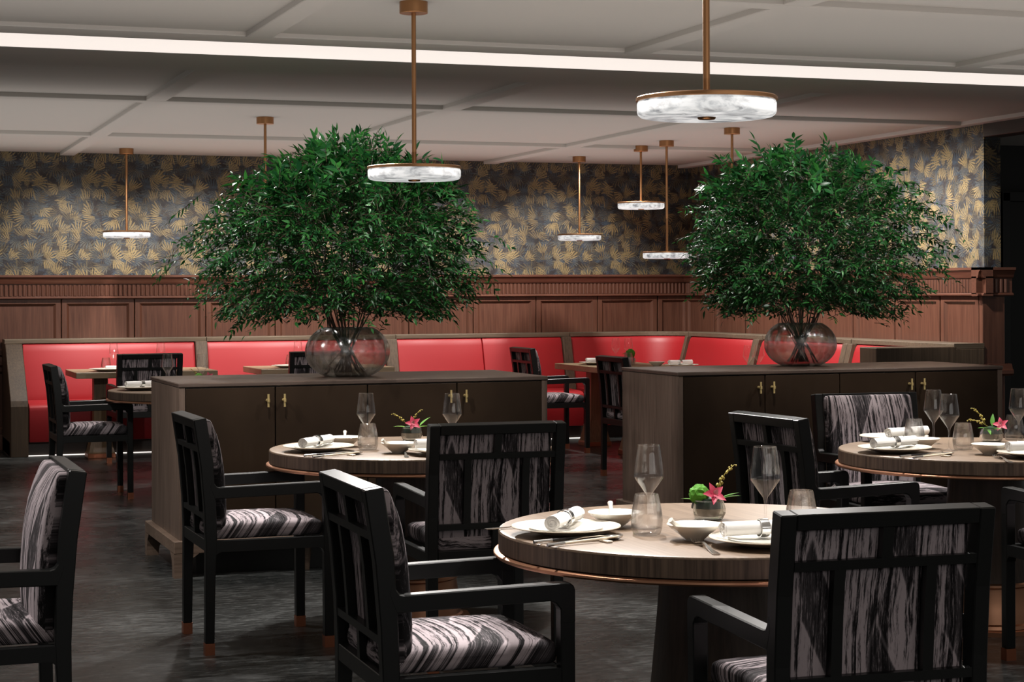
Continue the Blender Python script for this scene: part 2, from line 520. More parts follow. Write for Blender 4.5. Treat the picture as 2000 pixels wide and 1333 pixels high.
# ------------------------------------------------------------------ mesh helpers
class MB:
    def __init__(s):
        s.v, s.f = [], []

    def add(s, vs, fs):
        o = len(s.v)
        s.v += [tuple(p) for p in vs]
        s.f += [tuple(i + o for i in f) for f in fs]
        return s

    def box(s, x0, x1, y0, y1, z0, z1):
        vs = [(x, y, z) for z in (z0, z1) for y in (y0, y1) for x in (x0, x1)]
        return s.add(vs, [(0, 2, 3, 1), (4, 5, 7, 6), (0, 1, 5, 4), (2, 6, 7, 3), (0, 4, 6, 2), (1, 3, 7, 5)])

    def prism(s, poly, fn, a, b):
        """poly: 2-D outline; fn(p, q, t) -> 3-D point; from t=a to t=b"""
        n = len(poly)
        vs = [fn(p, r_, a) for p, r_ in poly] + [fn(p, r_, b) for p, r_ in poly]
        fs = [tuple(range(n))[::-1], tuple(range(n, 2 * n))]
        fs += [(i, (i + 1) % n, n + (i + 1) % n, n + i) for i in range(n)]
        return s.add(vs, fs)

    def lathe(s, prof, seg=32, lobes=0, amp=0.0):
        vs, fs = [], []
        for (r, z) in prof:
            for k in range(seg):
                a = 2 * math.pi * k / seg
                rr = r * (1 + amp * abs(math.sin(lobes * a / 2)) - amp * 0.5) if lobes else r
                vs.append((rr * math.cos(a), rr * math.sin(a), z))
        for i in range(len(prof) - 1):
            for k in range(seg):
                k2 = (k + 1) % seg
                fs.append((i * seg + k, i * seg + k2, (i + 1) * seg + k2, (i + 1) * seg + k))
        if prof[0][0] > 1e-6 and False:
            fs.append(tuple(range(seg))[::-1])
        return s.add(vs, fs)

    def tube(s, pts, rad, seg=6, caps=True):
        n = len(pts)
        rads = rad if isinstance(rad, (list, tuple)) else [rad] * n
        vs, fs = [], []
        up = Vector((0, 0, 1))
        for i, p in enumerate(pts):
            p = Vector(p)
            a = Vector(pts[max(i - 1, 0)])
            b = Vector(pts[min(i + 1, n - 1)])
            t = (b - a).normalized()
            ref = up if abs(t.dot(up)) < 0.95 else Vector((1, 0, 0))
            e1 = t.cross(ref).normalized()
            e2 = t.cross(e1)
            for k in range(seg):
                an = 2 * math.pi * k / seg
                vs.append(p + (e1 * math.cos(an) + e2 * math.sin(an)) * rads[i])
        for i in range(n - 1):
            for k in range(seg):
                k2 = (k + 1) % seg
                fs.append((i * seg + k, i * seg + k2, (i + 1) * seg + k2, (i + 1) * seg + k))
        if caps:
            fs.append(tuple(range(seg))[::-1])
            fs.append(tuple(range((n - 1) * seg, n * seg)))
        return s.add(vs, fs)

    def mesh(s, name, mat, smooth=False, bevel=0.0, bseg=1, merge=False, mats=None):
        me = bpy.data.meshes.new(name)
        bm = bmesh.new()
        vs = [bm.verts.new(p) for p in s.v]
        for f in s.f:
            try:
                bm.faces.new([vs[i] for i in f])
            except ValueError:
                pass
        if merge or bevel:
            bmesh.ops.remove_doubles(bm, verts=bm.verts, dist=1e-5)
        bmesh.ops.recalc_face_normals(bm, faces=bm.faces)
        if bevel:
            ed = [e for e in bm.edges if len(e.link_faces) == 2 and e.calc_face_angle(0) > R(30)]
            bmesh.ops.bevel(bm, geom=ed, offset=bevel, segments=bseg, profile=0.5, affect='EDGES', clamp_overlap=True)
        bm.to_mesh(me)
        bm.free()
        if smooth:
            me.polygons.foreach_set('use_smooth', [True] * len(me.polygons))
            if smooth != 'all':
                me.set_sharp_from_angle(angle=R(38))
        me.materials.append(mat)
        return me


def link(name, me, parent=None, loc=(0, 0, 0), rot=(0, 0, 0), scale=None):
    o = bpy.data.objects.new(name, me)
    col.objects.link(o)
    o.location = loc
    o.rotation_euler = rot
    if scale:
        o.scale = scale
    if parent is not None:
        o.parent = parent
    return o


def obj(name, mb, mat, parent=None, **k):
    kw = {a: k.pop(a) for a in ('loc', 'rot', 'scale') if a in k}
    return link(name, mb.mesh(name, mat, **k), parent, **kw)


def tag(o, label=None, cat=None, group=None, kind=None):
    if label:
        o['label'] = label
    if cat:
        o['category'] = cat
    if group:
        o['group'] = group
    if kind:
        o['kind'] = kind
    return o


def thing(name, label, cat, loc=(0, 0, 0), rz=0.0, group=None):
    o = link(name, None, None, loc, (0, 0, rz))
    return tag(o, label, cat, group)


KIDS = {}


def dup(root, loc, rz, label, group=None):
    r = root.copy()
    col.objects.link(r)
    r.location = loc
    r.rotation_euler = (0, 0, rz)
    r['label'] = label
    if group:
        r['group'] = group
    for ch in list(root.children):
        c = ch.copy()
        col.objects.link(c)
        c.parent = r
        for g in list(ch.children):
            d = g.copy()
            col.objects.link(d)
            d.parent = c
    return r


def struct(o):
    o['kind'] = 'structure'
    return o


def rbox(hx, hy, hz, rad, n=10, crown=0.0, crown_y=0.0):
    """rounded cushion centred on the origin"""
    mb = MB()

    def pt(p):
        x, y, z = p
        c = [max(-h + rad, min(h - rad, a)) for a, h in zip((x, y, z), (hx, hy, hz))]
        d = Vector((x - c[0], y - c[1], z - c[2]))
        if d.length > 1e-9:
            d = d.normalized() * rad
        q_ = Vector(c) + d
        fx, fy, fz = 1 - (q_.x / hx) ** 2, 1 - (q_.y / hy) ** 2, 1 - (q_.z / hz) ** 2
        if crown and q_.z > 0:
            q_.z += crown * max(fx, 0) ** 0.6 * max(fy, 0) ** 0.6
        if crown_y and q_.y > 0:
            q_.y += crown_y * max(fx, 0) ** 0.5 * max(fz, 0) ** 0.5
        return q_

    def lin(h):
        t = [-h, -h + rad * 0.35, -h + rad]
        k = n - 4
        t += [(-h + rad) + (2 * h - 2 * rad) * i / k for i in range(1, k)]
        return t + [h - rad, h - rad * 0.35, h]
    gx, gy, gz = lin(hx), lin(hy), lin(hz)

    def face(A, B, f):
        vs = [pt(f(a, b)) for a in A for b in B]
        nb = len(B)
        fs = [(i * nb + j, (i + 1) * nb + j, (i + 1) * nb + j + 1, i * nb + j + 1)
              for i in range(len(A) - 1) for j in range(nb - 1)]
        mb.add(vs, fs)
    for sgn in (-1, 1):
        face(gx, gy, lambda a, b: (a, b, sgn * hz))
        face(gx, gz, lambda a, b: (a, sgn * hy, b))
        face(gy, gz, lambda a, b: (sgn * hx, a, b))
    return mb


# ------------------------------------------------------------------ room shell
CEIL = 2.73
YB, XR, YE = 17.68, 8.31, 12.326
fl = struct(obj('floor', MB().box(-4, 12, -3, 18.2, -0.1, 0), M['floor']))

ce = struct(obj('ceiling', MB().box(-4, 12, -3, 9.50, CEIL, CEIL + 0.2)
                .box(-4, 12, 10.2, 18.2, CEIL, CEIL + 0.2)
                .box(-4, 12, 9.4, 10.4, 2.95, 3.1), M['ceiling']))
for x in (-0.14, 1.92, 3.98, 6.05):
    obj('beam', MB().box(x - 0.0, x + 0.13, 10.60, YB - 0.05, CEIL - 0.03, CEIL + 0.01), M['ceiling'], ce, bevel=0.004)
    obj('beam', MB().box(x - 0.0, x + 0.13, 0.5, 9.26, CEIL - 0.03, CEIL + 0.01), M['ceiling'], ce, bevel=0.004)
for y in (12.47, 15.38):
    obj('beam', MB().box(-4, XR - 0.10, y, y + 0.13, CEIL - 0.031, CEIL + 0.01), M['ceiling'], ce, bevel=0.004)
for y in (7.45, 5.3, 3.1):
    obj('beam', MB().box(-4, 12, y, y + 0.13, CEIL - 0.031, CEIL + 0.01), M['ceiling'], ce, bevel=0.004)
obj('border_beam', MB().box(-4, 12, 9.25, 9.50, CEIL - 0.022, CEIL + 0.01), M['ceiling_trim'], ce, bevel=0.004)
obj('border_beam', MB().box(XR - 0.11, XR, 10.60, YB, CEIL - 0.030, CEIL + 0.01), M['ceiling_trim'], ce, bevel=0.004)
obj('bulkhead', MB().box(-4, 12, 9.88, 10.62, 2.69, 2.96), M['ceiling'], ce, bevel=0.003)
cv = obj('cove_light', MB().box(-4, 12, 9.86, 9.88, 2.69, 2.80), M['cove'])
tag(cv, 'long glowing strip of light set in the ceiling bulkhead', 'light strip')

wb = struct(obj('wall_back', MB().box(-4, XR + 0.2, YB, YB + 0.2, 0, CEIL + 0.1), M['wallpaper']))
wr = struct(obj('wall_right', MB().box(XR, XR + 0.15, YE, YB, 0, CEIL + 0.1), M['wallpaper']))


# wainscot: raised frames with recessed fields, frieze of flutes, mouldings
def panel_mesh(width, z0, z1, fr=0.045, ch=0.022):
    """frame proud by 0.05, field recessed; width along x, front toward -y, back on y=0"""
    mb = MB()
    hx = width / 2 - 0.004
    rings = [(0.0, -0.000), (0.0, -0.048), (0.004, -0.052), (fr, -0.052), (fr + 0.006, -0.046), (fr + ch, -0.030), (fr + ch + 0.004, -0.030)]
    vs, fs = [], []
    for ins, yy in rings:
        vs += [(-hx + ins, yy, z0 + ins), (hx - ins, yy, z0 + ins), (hx - ins, yy, z1 - ins), (-hx + ins, yy, z1 - ins)]
    for i in range(len(rings) - 1):
        for k in range(4):
            k2 = (k + 1) % 4
            fs.append((i * 4 + k, i * 4 + k2, i * 4 + 4 + k2, i * 4 + 4 + k))
    e = (len(rings) - 1) * 4
    fs.append((e, e + 1, e + 2, e + 3))
    return mb.add(vs, fs)


PANEL = panel_mesh(0.668, 0.86, 1.376).mesh('panel', M['mahogany'])
PANEL_LOW = panel_mesh(0.668, 0.14, 0.76).mesh('panel', M['mahogany'])
FL = MB()
prof = [(0.0155 * math.cos(R(a)), -0.004 - 0.013 * math.sin(R(a))) for a in range(0, 181, 30)]
vs = [(px, py, 1.402) for px, py in prof] + [(px, py, 1.505) for px, py in prof]
n_ = len(prof)
FL.add(vs, [(i, i + 1, n_ + i + 1, n_ + i) for i in range(n_ - 1)] + [tuple(range(n_)), tuple(range(n_, 2 * n_))])
FLUTE = FL.mesh('flute', M['mahogany'], smooth=True)


PANEL_CORNER = panel_mesh(0.36, 0.86, 1.376).mesh('panel', M['mahogany'])
PANEL_END = panel_mesh(0.535, 0.86, 1.376).mesh('panel', M['mahogany'])
PANEL_END_LOW = panel_mesh(0.535, 0.14, 0.76).mesh('panel', M['mahogany'])


def wainscot(parent, o, ux, nx_, L, starts, flutes, ends=(0, 0)):
    """o: start point on the wall plane, ux: unit vector along the wall, nx_: unit vector into the room"""
    ang = math.atan2(ux[1], ux[0])

    def at(s, n=0.0):
        return (o[0] + ux[0] * s + nx_[0] * n, o[1] + ux[1] * s + nx_[1] * n, 0)
    for s in starts:
        link('panel', PANEL, parent, at(s), (0, 0, ang))
        link('panel', PANEL_LOW, parent, at(s), (0, 0, ang))
    for s in flutes:
        link('flute', FLUTE, parent, at(s, 0.066), (0, 0, ang))
    for nm, prof in (('frieze_board', [(0, 1.392), (0.066, 1.392), (0.066, 1.525), (0, 1.525)]),
                     ('bead_moulding', [(0, 1.374), (0.074, 1.374), (0.088, 1.380), (0.088, 1.390), (0.080, 1.398), (0, 1.398)]),
                     ('cornice_moulding', [(0, 1.512), (0.080, 1.512), (0.086, 1.520), (0.092, 1.535), (0.100, 1.560), (0.118, 1.575), (0.118, 1.595), (0, 1.595)]),
                     ('chair_rail', [(0, 0.76), (0.070, 0.76), (0.085, 0.775), (0.085, 0.80), (0.070, 0.815), (0.060, 0.85), (0, 0.855)]),
                     ('skirting', [(0, 0), (0.070, 0), (0.070, 0.12), (0.058, 0.14), (0, 0.14)])):
        mb = MB().prism(prof, lambda p, q_, t: (t, -p, q_), -ends[0], L + ends[1])
        obj(nm, mb, M['mahogany_h'], parent, loc=at(0), rot=(0, 0, ang), smooth=True)


pb = [1.928 + 0.334 + 0.668 * k for k in range(-4, 9)]
wainscot(wb, (-4, YB), (1, 0), (0, -1), XR + 4.0, [p + 4 for p in pb], [0.02 + 4.75 + 0.0412 * k for k in range(183)])
link('panel', PANEL_CORNER, wb, (8.125, YB, 0))
pr = [YB - 0.334 - 0.055 - 0.681 * k for k in range(8)]
wainscot(wr, (XR, YB), (0, -1), (-1, 0), YB - YE, [YB - p for p in pr if p > YE + 0.35], [0.13 + 0.0412 * k for k in range(127)], (0, 0.118))
link('panel', PANEL_END, wr, (XR, YE + 0.268, 0), (0, 0, R(-90)))
link('panel', PANEL_END_LOW, wr, (XR, YE + 0.268, 0), (0, 0, R(-90)))
# the same mouldings wrapped round the end of the right wall
wainscot(wr, (XR, YE), (1, 0), (0, -1), 0.15, [], [0.02 + 0.0412 * k for k in range(4)], (0.118, 0.055))
obj('end_panel', MB().box(XR - 0.05, XR + 0.15, YE - 0.05, YE, 0.14, 1.376), M['mahogany'], wr, bevel=0.004)

# dark passage beyond the end of the right wall
wp = struct(obj('wall_passage', MB().box(XR + 0.15, 12, 14.4, 14.6, 0, CEIL), M['dark_void']))
wq = struct(obj('trim_1', MB().box(XR - 0.02, XR + 0.15, 3.0, YE - 0.02, 2.60, CEIL), M['dark_brown'], bevel=0.004))
dr = struct(obj('door_1', MB().box(9.92, 10.9, 14.33, 14.40, 0, 2.22), M['dark_void'], bevel=0.004))
obj('door_frame', MB().box(9.84, 9.92, 14.30, 14.40, 0, 2.30).box(10.9, 10.98, 14.30, 14.40, 0, 2.30)
    .box(9.84, 10.98, 14.30, 14.40, 2.22, 2.30), M['black'], dr, bevel=0.004)


# ------------------------------------------------------------------ banquettes
BACK = [(0.08, 0.44), (0.47, 0.44), (0.455, 0.52), (0.43, 0.62), (0.385, 0.78), (0.352, 0.90), (0.335, 0.945), (0.315, 0.968), (0.29, 0.976), (0.08, 0.976)]
SEAT = [(0.30, 0.125), (0.30, 0.468), (0.60, 0.470), (0.86, 0.462), (0.905, 0.452), (0.930, 0.430), (0.932, 0.40), (0.918, 0.125)]
RAIL = [(0.052, 0.976), (0.318, 0.972), (0.322, 0.976), (0.322, 1.008), (0.318, 1.012), (0.052, 1.012)]
PLINTH = [(0.052, 0), (0.84, 0), (0.84, 0.125), (0.052, 0.125)]
DIV = [(0.052, 0.126), (0.50, 0.126), (0.50, 0.46), (0.455, 0.62), (0.36, 0.975), (0.052, 0.975)]
END = [(0.052, 0.0), (0.95, 0.0), (0.95, 0.44), (0.93, 0.49), (0.40, 0.975), (0.052, 0.975)]


def run_back(n, z, s): return (s, YB - n, z)
def run_right(n, z, s): return (XR - n, s, z)


def sofa(label, fn, s0, s1, divs=(), seams=(), end=None, seat_to=None):
    o = thing('banquette', label, 'banquette', fn(0.5, 0, (s0 + s1) / 2), 0, 'red leather banquette bays along the walls')
    off = Vector(o.location)

    def rel(n, z, s): return Vector(fn(n, z, s)) - off
    ss_ = [s0] + list(seams) + [s1]
    g = 0.004
    sg = 1 if s1 > s0 else -1
    for a, b in zip(ss_[:-1], ss_[1:]):
        mb = MB()
        obj('backrest', mb.prism(BACK, rel, a + g * sg, b - g * sg), M['red'], o, smooth=True, bevel=0.010, bseg=2)
        obj('seat', MB().prism(SEAT, rel, a + g * sg, (seat_to or b) - g * sg), M['red'], o, smooth=True, bevel=0.008, bseg=2)
    lo = min([s0] + [d for dd in divs for d in dd] + ([end[0]] if end else []))
    hi = max([s1, s0] + [d for dd in divs for d in dd] + ([end[1]] if end else []))
    lo = min(lo, s1)
    obj('top_rail', MB().prism(RAIL, rel, lo + 0.003, hi - 0.003), M['oak_rail'], o)
    obj('plinth', MB().prism(PLINTH, rel, lo, hi), M['dark_brown'], o)
    obj('led_strip', MB().prism([(0.842, 0.0), (0.856, 0.0), (0.856, 0.007), (0.842, 0.007)], rel, lo + 0.02, hi - 0.02), M['led'], o)
    for a, b in divs:
        obj('divider', MB().prism(DIV, rel, a, b), M['oak_dark'], o, bevel=0.004)
    if end:
        obj('end_panel', MB().prism(end[2], rel, end[0], end[1]), M['oak_end' if end[0] < 2 else 'oak_dark'], o, bevel=0.005)
    return o


sofa('red leather banquette bay ending in a slanted dark oak end panel', run_back, 1.55, 3.11, [(3.11, 3.22)], (), (1.395, 1.545, END))
sofa('red leather banquette bay behind the bouquet on the left sideboard', run_back, 3.22, 4.94, [(4.94, 5.055)])
sofa('wide red leather banquette bay with a seam right of the left vase', run_back, 5.055, 6.77, [(6.77, 6.86)], (5.93,))
ENDBOX = [(0.052, 0.0), (1.00, 0.0), (1.00, 0.99), (0.30, 0.99), (0.30, 0.972), (0.052, 0.972)]
sofa('red leather banquette bay on the right wall just past the corner', run_right, 15.51, 16.93, [(15.39, 15.51), (16.93, 16.985)], seat_to=16.745)
sofa('red leather banquette bay on the right wall seen through the right vase', run_right, 13.87, 15.39, [(13.795, 13.87)])
sofa('last narrow red banquette bay beside the boxy oak end block', run_right, 12.50, 13.71, [(13.71, 13.785)], (), (12.25, 12.495, ENDBOX))
# corner bay
co = thing('banquette', 'rounded corner bay of the red leather banquette', 'banquette', (7.45, 16.85, 0), 0, 'red leather banquette bays along the walls')
CC, CR = (7.61, 16.985), 0.395


def corner_loft(poly, extra=False):
    st = []
    st.append(lambda n: (6.865, YB - n))
    for k in range(0, 13):
        a = R(90 - 90 * k / 12)

        def f(n, a=a):
            o_ = n - 0.30
            if o_ < CR:
                return (CC[0] + (CR - o_) * math.cos(a), CC[1] + (CR - o_) * math.sin(a))
            return (CC[0] - (o_ - CR), CC[1] - (o_ - CR))
        st.append(f)
    if extra:
        st.append(lambda n: (XR - n, 16.748))
    mb = MB()
    vs, fs = [], []
    for f in st:
        for n, z in poly:
            p = f(n)
            vs.append((p[0] - 7.45, p[1] - 16.85, z))
    k = len(poly)
    for i in range(len(st) - 1):
        for j in range(k):
            j2 = (j + 1) % k
            fs.append((i * k + j, i * k + j2, (i + 1) * k + j2, (i + 1) * k + j))
    fs += [tuple(range(k)), tuple(range((len(st) - 1) * k, len(st) * k))]
    return mb.add(vs, fs)


obj('backrest', corner_loft(BACK), M['red'], co, smooth=True, merge=True)
obj('seat', corner_loft(SEAT, True), M['red'], co, smooth=True, merge=True)
obj('top_rail', corner_loft(RAIL), M['oak_rail'], co, smooth=True, merge=True)
obj('plinth', corner_loft(PLINTH), M['dark_brown'], co, merge=True)


# ------------------------------------------------------------------ sideboards
def sideboard(label, x0, x1, y0, y1, seams):
    o = thing('sideboard', label, 'sideboard', (x0, y0, 0), 0, 'sideboards under the bouquets')
    W, D, H = x1 - x0, y1 - y0, 0.97
    t = 0.032
    obj('side_panel', MB().box(0, t, 0.0, D, 0.18, H - 0.022), M['cab_wood'], o, bevel=0.003)
    obj('side_panel', MB().box(W - t, W, 0.0, D, 0.18, H - 0.022), M['cab_wood'], o, bevel=0.003)
    obj('worktop', MB().box(-0.004, W + 0.004, -0.004, D + 0.004, H - 0.022, H), M['cab_top'], o, bevel=0.004)
    obj('carcass', MB().box(t, W - t, 0.028, D - 0.004, 0.18, H - 0.024), M['black'], o)
    xs = [t] + [s - x0 for s in seams] + [W - t]
    for i in range(4):
        d = obj('door', MB().box(xs[i] + 0.003, xs[i + 1] - 0.003, 0.0, 0.024, 0.186, H - 0.027), M['bronze'], o, bevel=0.002)
        hx = xs[i + 1] - 0.042 if i % 2 == 0 else xs[i] + 0.042
        h = MB().tube([(hx, -0.030, 0.842), (hx, -0.030, 0.908)], 0.0058, 8)
        h.tube([(hx, 0.002, 0.876), (hx, -0.030, 0.876)], [0.009, 0.0055], 8)
        h.tube([(hx, -0.034, 0.868), (hx, -0.034, 0.884)], 0.0068, 8)
        obj('handle', h, M['gold'], d, smooth=True)
    obj('plinth', MB().box(0.10, W - 0.10, 0.10, D - 0.10, 0.0, 0.122), M['black'], o)
    fr = 0.032
    b = MB().box(-fr, W + fr, -fr, D + fr, 0.120, 0.184)
    obj('base_frame', b, M['cab_base'], o, bevel=0.004)
    for sx in (0, 1):
        for sy in (0, 1):
            cx = -fr if sx == 0 else W + fr
            cy = -fr if sy == 0 else D + fr
            dx, dy = (1 if sx == 0 else -1), (1 if sy == 0 else -1)
            mb = MB()
            vs = []
            for zz, ln in ((0.0, 0.062), (0.05, 0.068), (0.09, 0.082), (0.121, 0.125)):
                vs += [(cx, cy, zz), (cx + dx * ln, cy, zz), (cx + dx * ln, cy + dy * ln, zz), (cx, cy + dy * ln, zz)]
            fs = [(0, 1, 2, 3), (12, 13, 14, 15)]
            for i in range(3):
                for k in range(4):
                    k2 = (k + 1) % 4
                    fs.append((i * 4 + k, i * 4 + k2, i * 4 + 4 + k2, i * 4 + 4 + k))
            obj('foot', mb.add(vs, fs), M['cab_base'], o)
    for k in (0.333, 0.667):
        obj('inner_foot', MB().lathe([(0.0, 0), (0.020, 0), (0.022, 0.02), (0.030, 0.121), (0.0, 0.121)], 12), M['cab_base'], o, loc=(W * k, 0.05, 0), smooth=True)
    return o


sideboard('dark bronze sideboard on the left, below the bouquet behind the pendant lamp', 1.595, 3.565, 9.35, 10.23, (2.085, 2.57, 3.057))
sideboard('dark bronze sideboard on the right, ending at the red wood pier', 4.385, 6.50, 9.46, 10.25, (4.925, 5.405, 5.905))


# ------------------------------------------------------------------ chairs
def make_chair(label):
    o = thing('dining_chair', label, 'chair', (0, 0, 0), 0, 'black lattice-back armchairs at the tables')
    side = lambda y, z, x: (x, y, z)
    HX = 0.2675
    T = 0.040
    rear = [(-0.260, 0.045), (-0.258, 0.30), (-0.257, 0.45), (-0.262, 0.58), (-0.275, 0.74), (-0.302, 0.924),
            (-0.253, 0.931), (-0.226, 0.76), (-0.216, 0.60), (-0.212, 0.45), (-0.219, 0.30), (-0.224, 0.045)]
    for sx in (-1, 1):
        a, b = (HX - T, HX) if sx > 0 else (-HX, -HX + T)
        l = obj('leg', MB().prism(rear, side, a, b), M['black'], o, bevel=0.003)
        obj('foot_cap', MB().box(a - 0.001, b + 0.001, -0.261, -0.223, 0, 0.046), M['copper_dark'], l)
        l = obj('leg', MB().prism([(0.220, 0.045), (0.218, 0.63), (0.258, 0.63), (0.258, 0.045)], side, a, b), M['black'], o, bevel=0.003)
        obj('foot_cap', MB().box(a - 0.001, b + 0.001, 0.219, 0.259, 0, 0.046), M['copper_dark'], l)
        arm = [(-0.222, 0.612), (0.19, 0.620), (0.205, 0.614), (0.218, 0.598), (0.2185, 0.56), (0.2585, 0.56),
               (0.2585, 0.645), (0.255, 0.657), (0.245, 0.664), (0.23, 0.666), (-0.20, 0.657), (-0.212, 0.660), (-0.2205, 0.672), (-0.232, 0.70), (-0.24, 0.66)]
        obj('armrest', MB().prism(arm, side, a + 0.0005 * sx, b + 0.0005 * sx), M['black'], o, bevel=0.003)
        rail = [(-0.222, 0.376), (-0.216, 0.392), (-0.200, 0.403), (0.200, 0.403), (0.213, 0.395), (0.219, 0.380), (0.2195, 0.446), (-0.2215, 0.446)]
        obj('seat_rail', MB().prism(rail, side, a + 0.001, b - 0.001), M['black'], o)
    xi = HX - T
    obj('seat_rail', MB().box(-xi, xi, 0.226, 0.256, 0.403, 0.446), M['black'], o, bevel=0.002)
    obj('seat_rail', MB().box(-xi, xi, -0.256, -0.222, 0.405, 0.452), M['black'], o, bevel=0.002)
    lat = lambda y, z, x: (x, y, z)
    obj('top_rail', MB().prism([(-0.296, 0.888), (-0.302, 0.9245), (-0.2535, 0.9315), (-0.248, 0.895)], lat, -xi - 0.0, xi + 0.0), M['black'], o, bevel=0.002)

    def yrear(z):
        pts = [(0.45, -0.257), (0.58, -0.262), (0.74, -0.275), (0.924, -0.302)]
        for (z0, y0), (z1, y1) in zip(pts[:-1], pts[1:]):
            if z <= z1:
                return y0 + (y1 - y0) * (z - z0) / (z1 - z0)
        return pts[-1][1]
    D = 0.026
    for zc in (0.806, 0.541):
        z0, z1 = zc - 0.011, zc + 0.011
        obj('lattice_bar', MB().prism([(yrear(z0) + 0.002, z0), (yrear(z1) + 0.002, z1), (yrear(z1) + D, z1), (yrear(z0) + D, z0)], lat, -xi, xi), M['black'], o)
    for xc, z0, z1 in ((0.0, 0.817, 0.89), (-0.115, 0.552, 0.795), (0.115, 0.552, 0.795), (0.0, 0.452, 0.53)):
        zs = [z0 + (z1 - z0) * k / 3 for k in range(4)]
        poly = [(yrear(z) + 0.003, z) for z in zs] + [(yrear(z) + D, z) for z in zs[::-1]]
        obj('lattice_bar', MB().prism(poly, lat, xc - 0.0135, xc + 0.0135), M['black'], o)
    sb = rbox(xi - 0.003, 0.232, 0.030, 0.022, 12, crown=0.020)
    sb.v = [(x, y - 0.004, z + 0.476) for x, y, z in sb.v]
    obj('seat', sb, M['fabric_seat'], o, smooth='all', merge=True)
    bb = rbox(xi - 0.003, 0.030, 0.232, 0.020, 14, crown_y=0.030)
    out = []
    for x, y, z in bb.v:
        zz = z + 0.690
        if y > 0.012 and z > 0.12:
            y = y - (y - 0.012) * ((z - 0.12) / 0.112) ** 2 * 0.75
        out.append((x, yrear(max(zz, 0.452)) + D + 0.032 + y, zz))
    bb.v = out
    obj('backrest', bb, M['fabric_back'], o, smooth='all', merge=True)
    return o


chairs = [
    # x, y, heading (direction the sitter faces, degrees from +Y counter-clockwise), label
    (2.235, 3.958, -3.3, 'black armchair with its lattice back to us, in front of the nearest round table'),
    (1.543, 4.783, -91.4, 'black armchair in side view at the near end, left of the nearest round table'),
    (2.332, 6.900, -1.6, 'black armchair with its lattice back to us, before the middle round table'),
    (1.604, 7.560, -90.0, 'black armchair beside the end of the left sideboard, facing right'),
    (0.345, 5.555, 90.0, 'black armchair cut off by the edge, facing away with pinkish cushion top'),
    (3.737, 6.648, -86.4, 'black armchair seen obliquely from behind, at the left of the right round table'),
    (4.600, 7.580, 176.2, 'black armchair facing us with full striped backrest, before the right sideboard'),
    (4.450, 5.850, -3.0, 'black armchair mostly out of frame, only its front leg and arm corner seen'),
    (1.650, 13.300, -90.0, 'black armchair in profile before the slanted banquette end panel'),
    (2.380, 15.660, 2.0, 'black armchair with its dark back to us at the leftmost bench table'),
    (3.800, 15.600, 1.0, 'black armchair half hidden behind the left glass vase'),
    (5.950, 15.500, -90.0, 'black armchair behind the right end of the left sideboard, facing right'),
    (5.790, 13.090, -90.0, 'black armchair half hidden by the left end of the right sideboard'),
]
proto = None
for (x, y, h, lab) in chairs:
    if proto is None:
        proto = make_chair(lab)
        c = proto
    else:
        c = dup(proto, (0, 0, 0), 0, lab)
    c.location = (x, y, 0)
    c.rotation_euler = (0, 0, R(h))


# ------------------------------------------------------------------ tables
def make_round_table(label):
    o = thing('round_table', label, 'table', (0, 0, 0), 0, 'round dining tables')
    r = 0.612
    obj('table_top', MB().lathe([(0, 0.7501), (r - 0.010, 0.7501), (r - 0.003, 0.748), (r, 0.743), (r, 0.742)], 96), M['table_top'], o, smooth=True)
    obj('table_edge', MB().lathe([(r, 0.7425), (r, 0.694), (r - 0.02, 0.690), (0, 0.690)], 96), M['table_edge'], o, smooth=True)
    obj('copper_rim', MB().lathe([(r - 0.03, 0.691), (r + 0.006, 0.691), (r + 0.013, 0.687), (r + 0.014, 0.682), (r + 0.010, 0.677), (r - 0.03, 0.676), (r - 0.03, 0.691)], 96), M['copper'], o, smooth=True)
    obj('pedestal', MB().lathe([(0, 0.69), (0.148, 0.69), (0.150, 0.66), (0.162, 0.50), (0.178, 0.33), (0.192, 0.205), (0, 0.205)], 48), M['table_leg'], o, smooth=True)
    pr_ = [(0, 0.206), (0.196, 0.206), (0.202, 0.200), (0.202, 0.190), (0.195, 0.184), (0.194, 0.176), (0.206, 0.10), (0.212, 0.040), (0.222, 0.034), (0.224, 0.02), (0, 0.02)]
    obj('copper_skirt', MB().lathe(pr_, 48), M['copper'], o, smooth=True)
    obj('base_plate', MB().lathe([(0, 0), (0.275, 0), (0.275, 0.018), (0, 0.02)], 8), M['copper'], o)
    return o


T1, T2, T3, T4 = (2.335, 4.804), (2.33, 7.77), (4.555, 6.757), (2.36, 13.10)
rt = make_round_table('nearest round oak table with copper rim, below the large pendant lamp')
rt.location = (*T1, 0)
dup(rt, (*T2, 0), R(11), 'round oak table with copper rim in front of the left sideboard')
dup(rt, (*T3, 0), R(23), 'round oak table with copper rim in front of the right sideboard')
dup(rt, (*T4, 0), R(40), 'distant round table half hidden by the left end of the left sideboard')


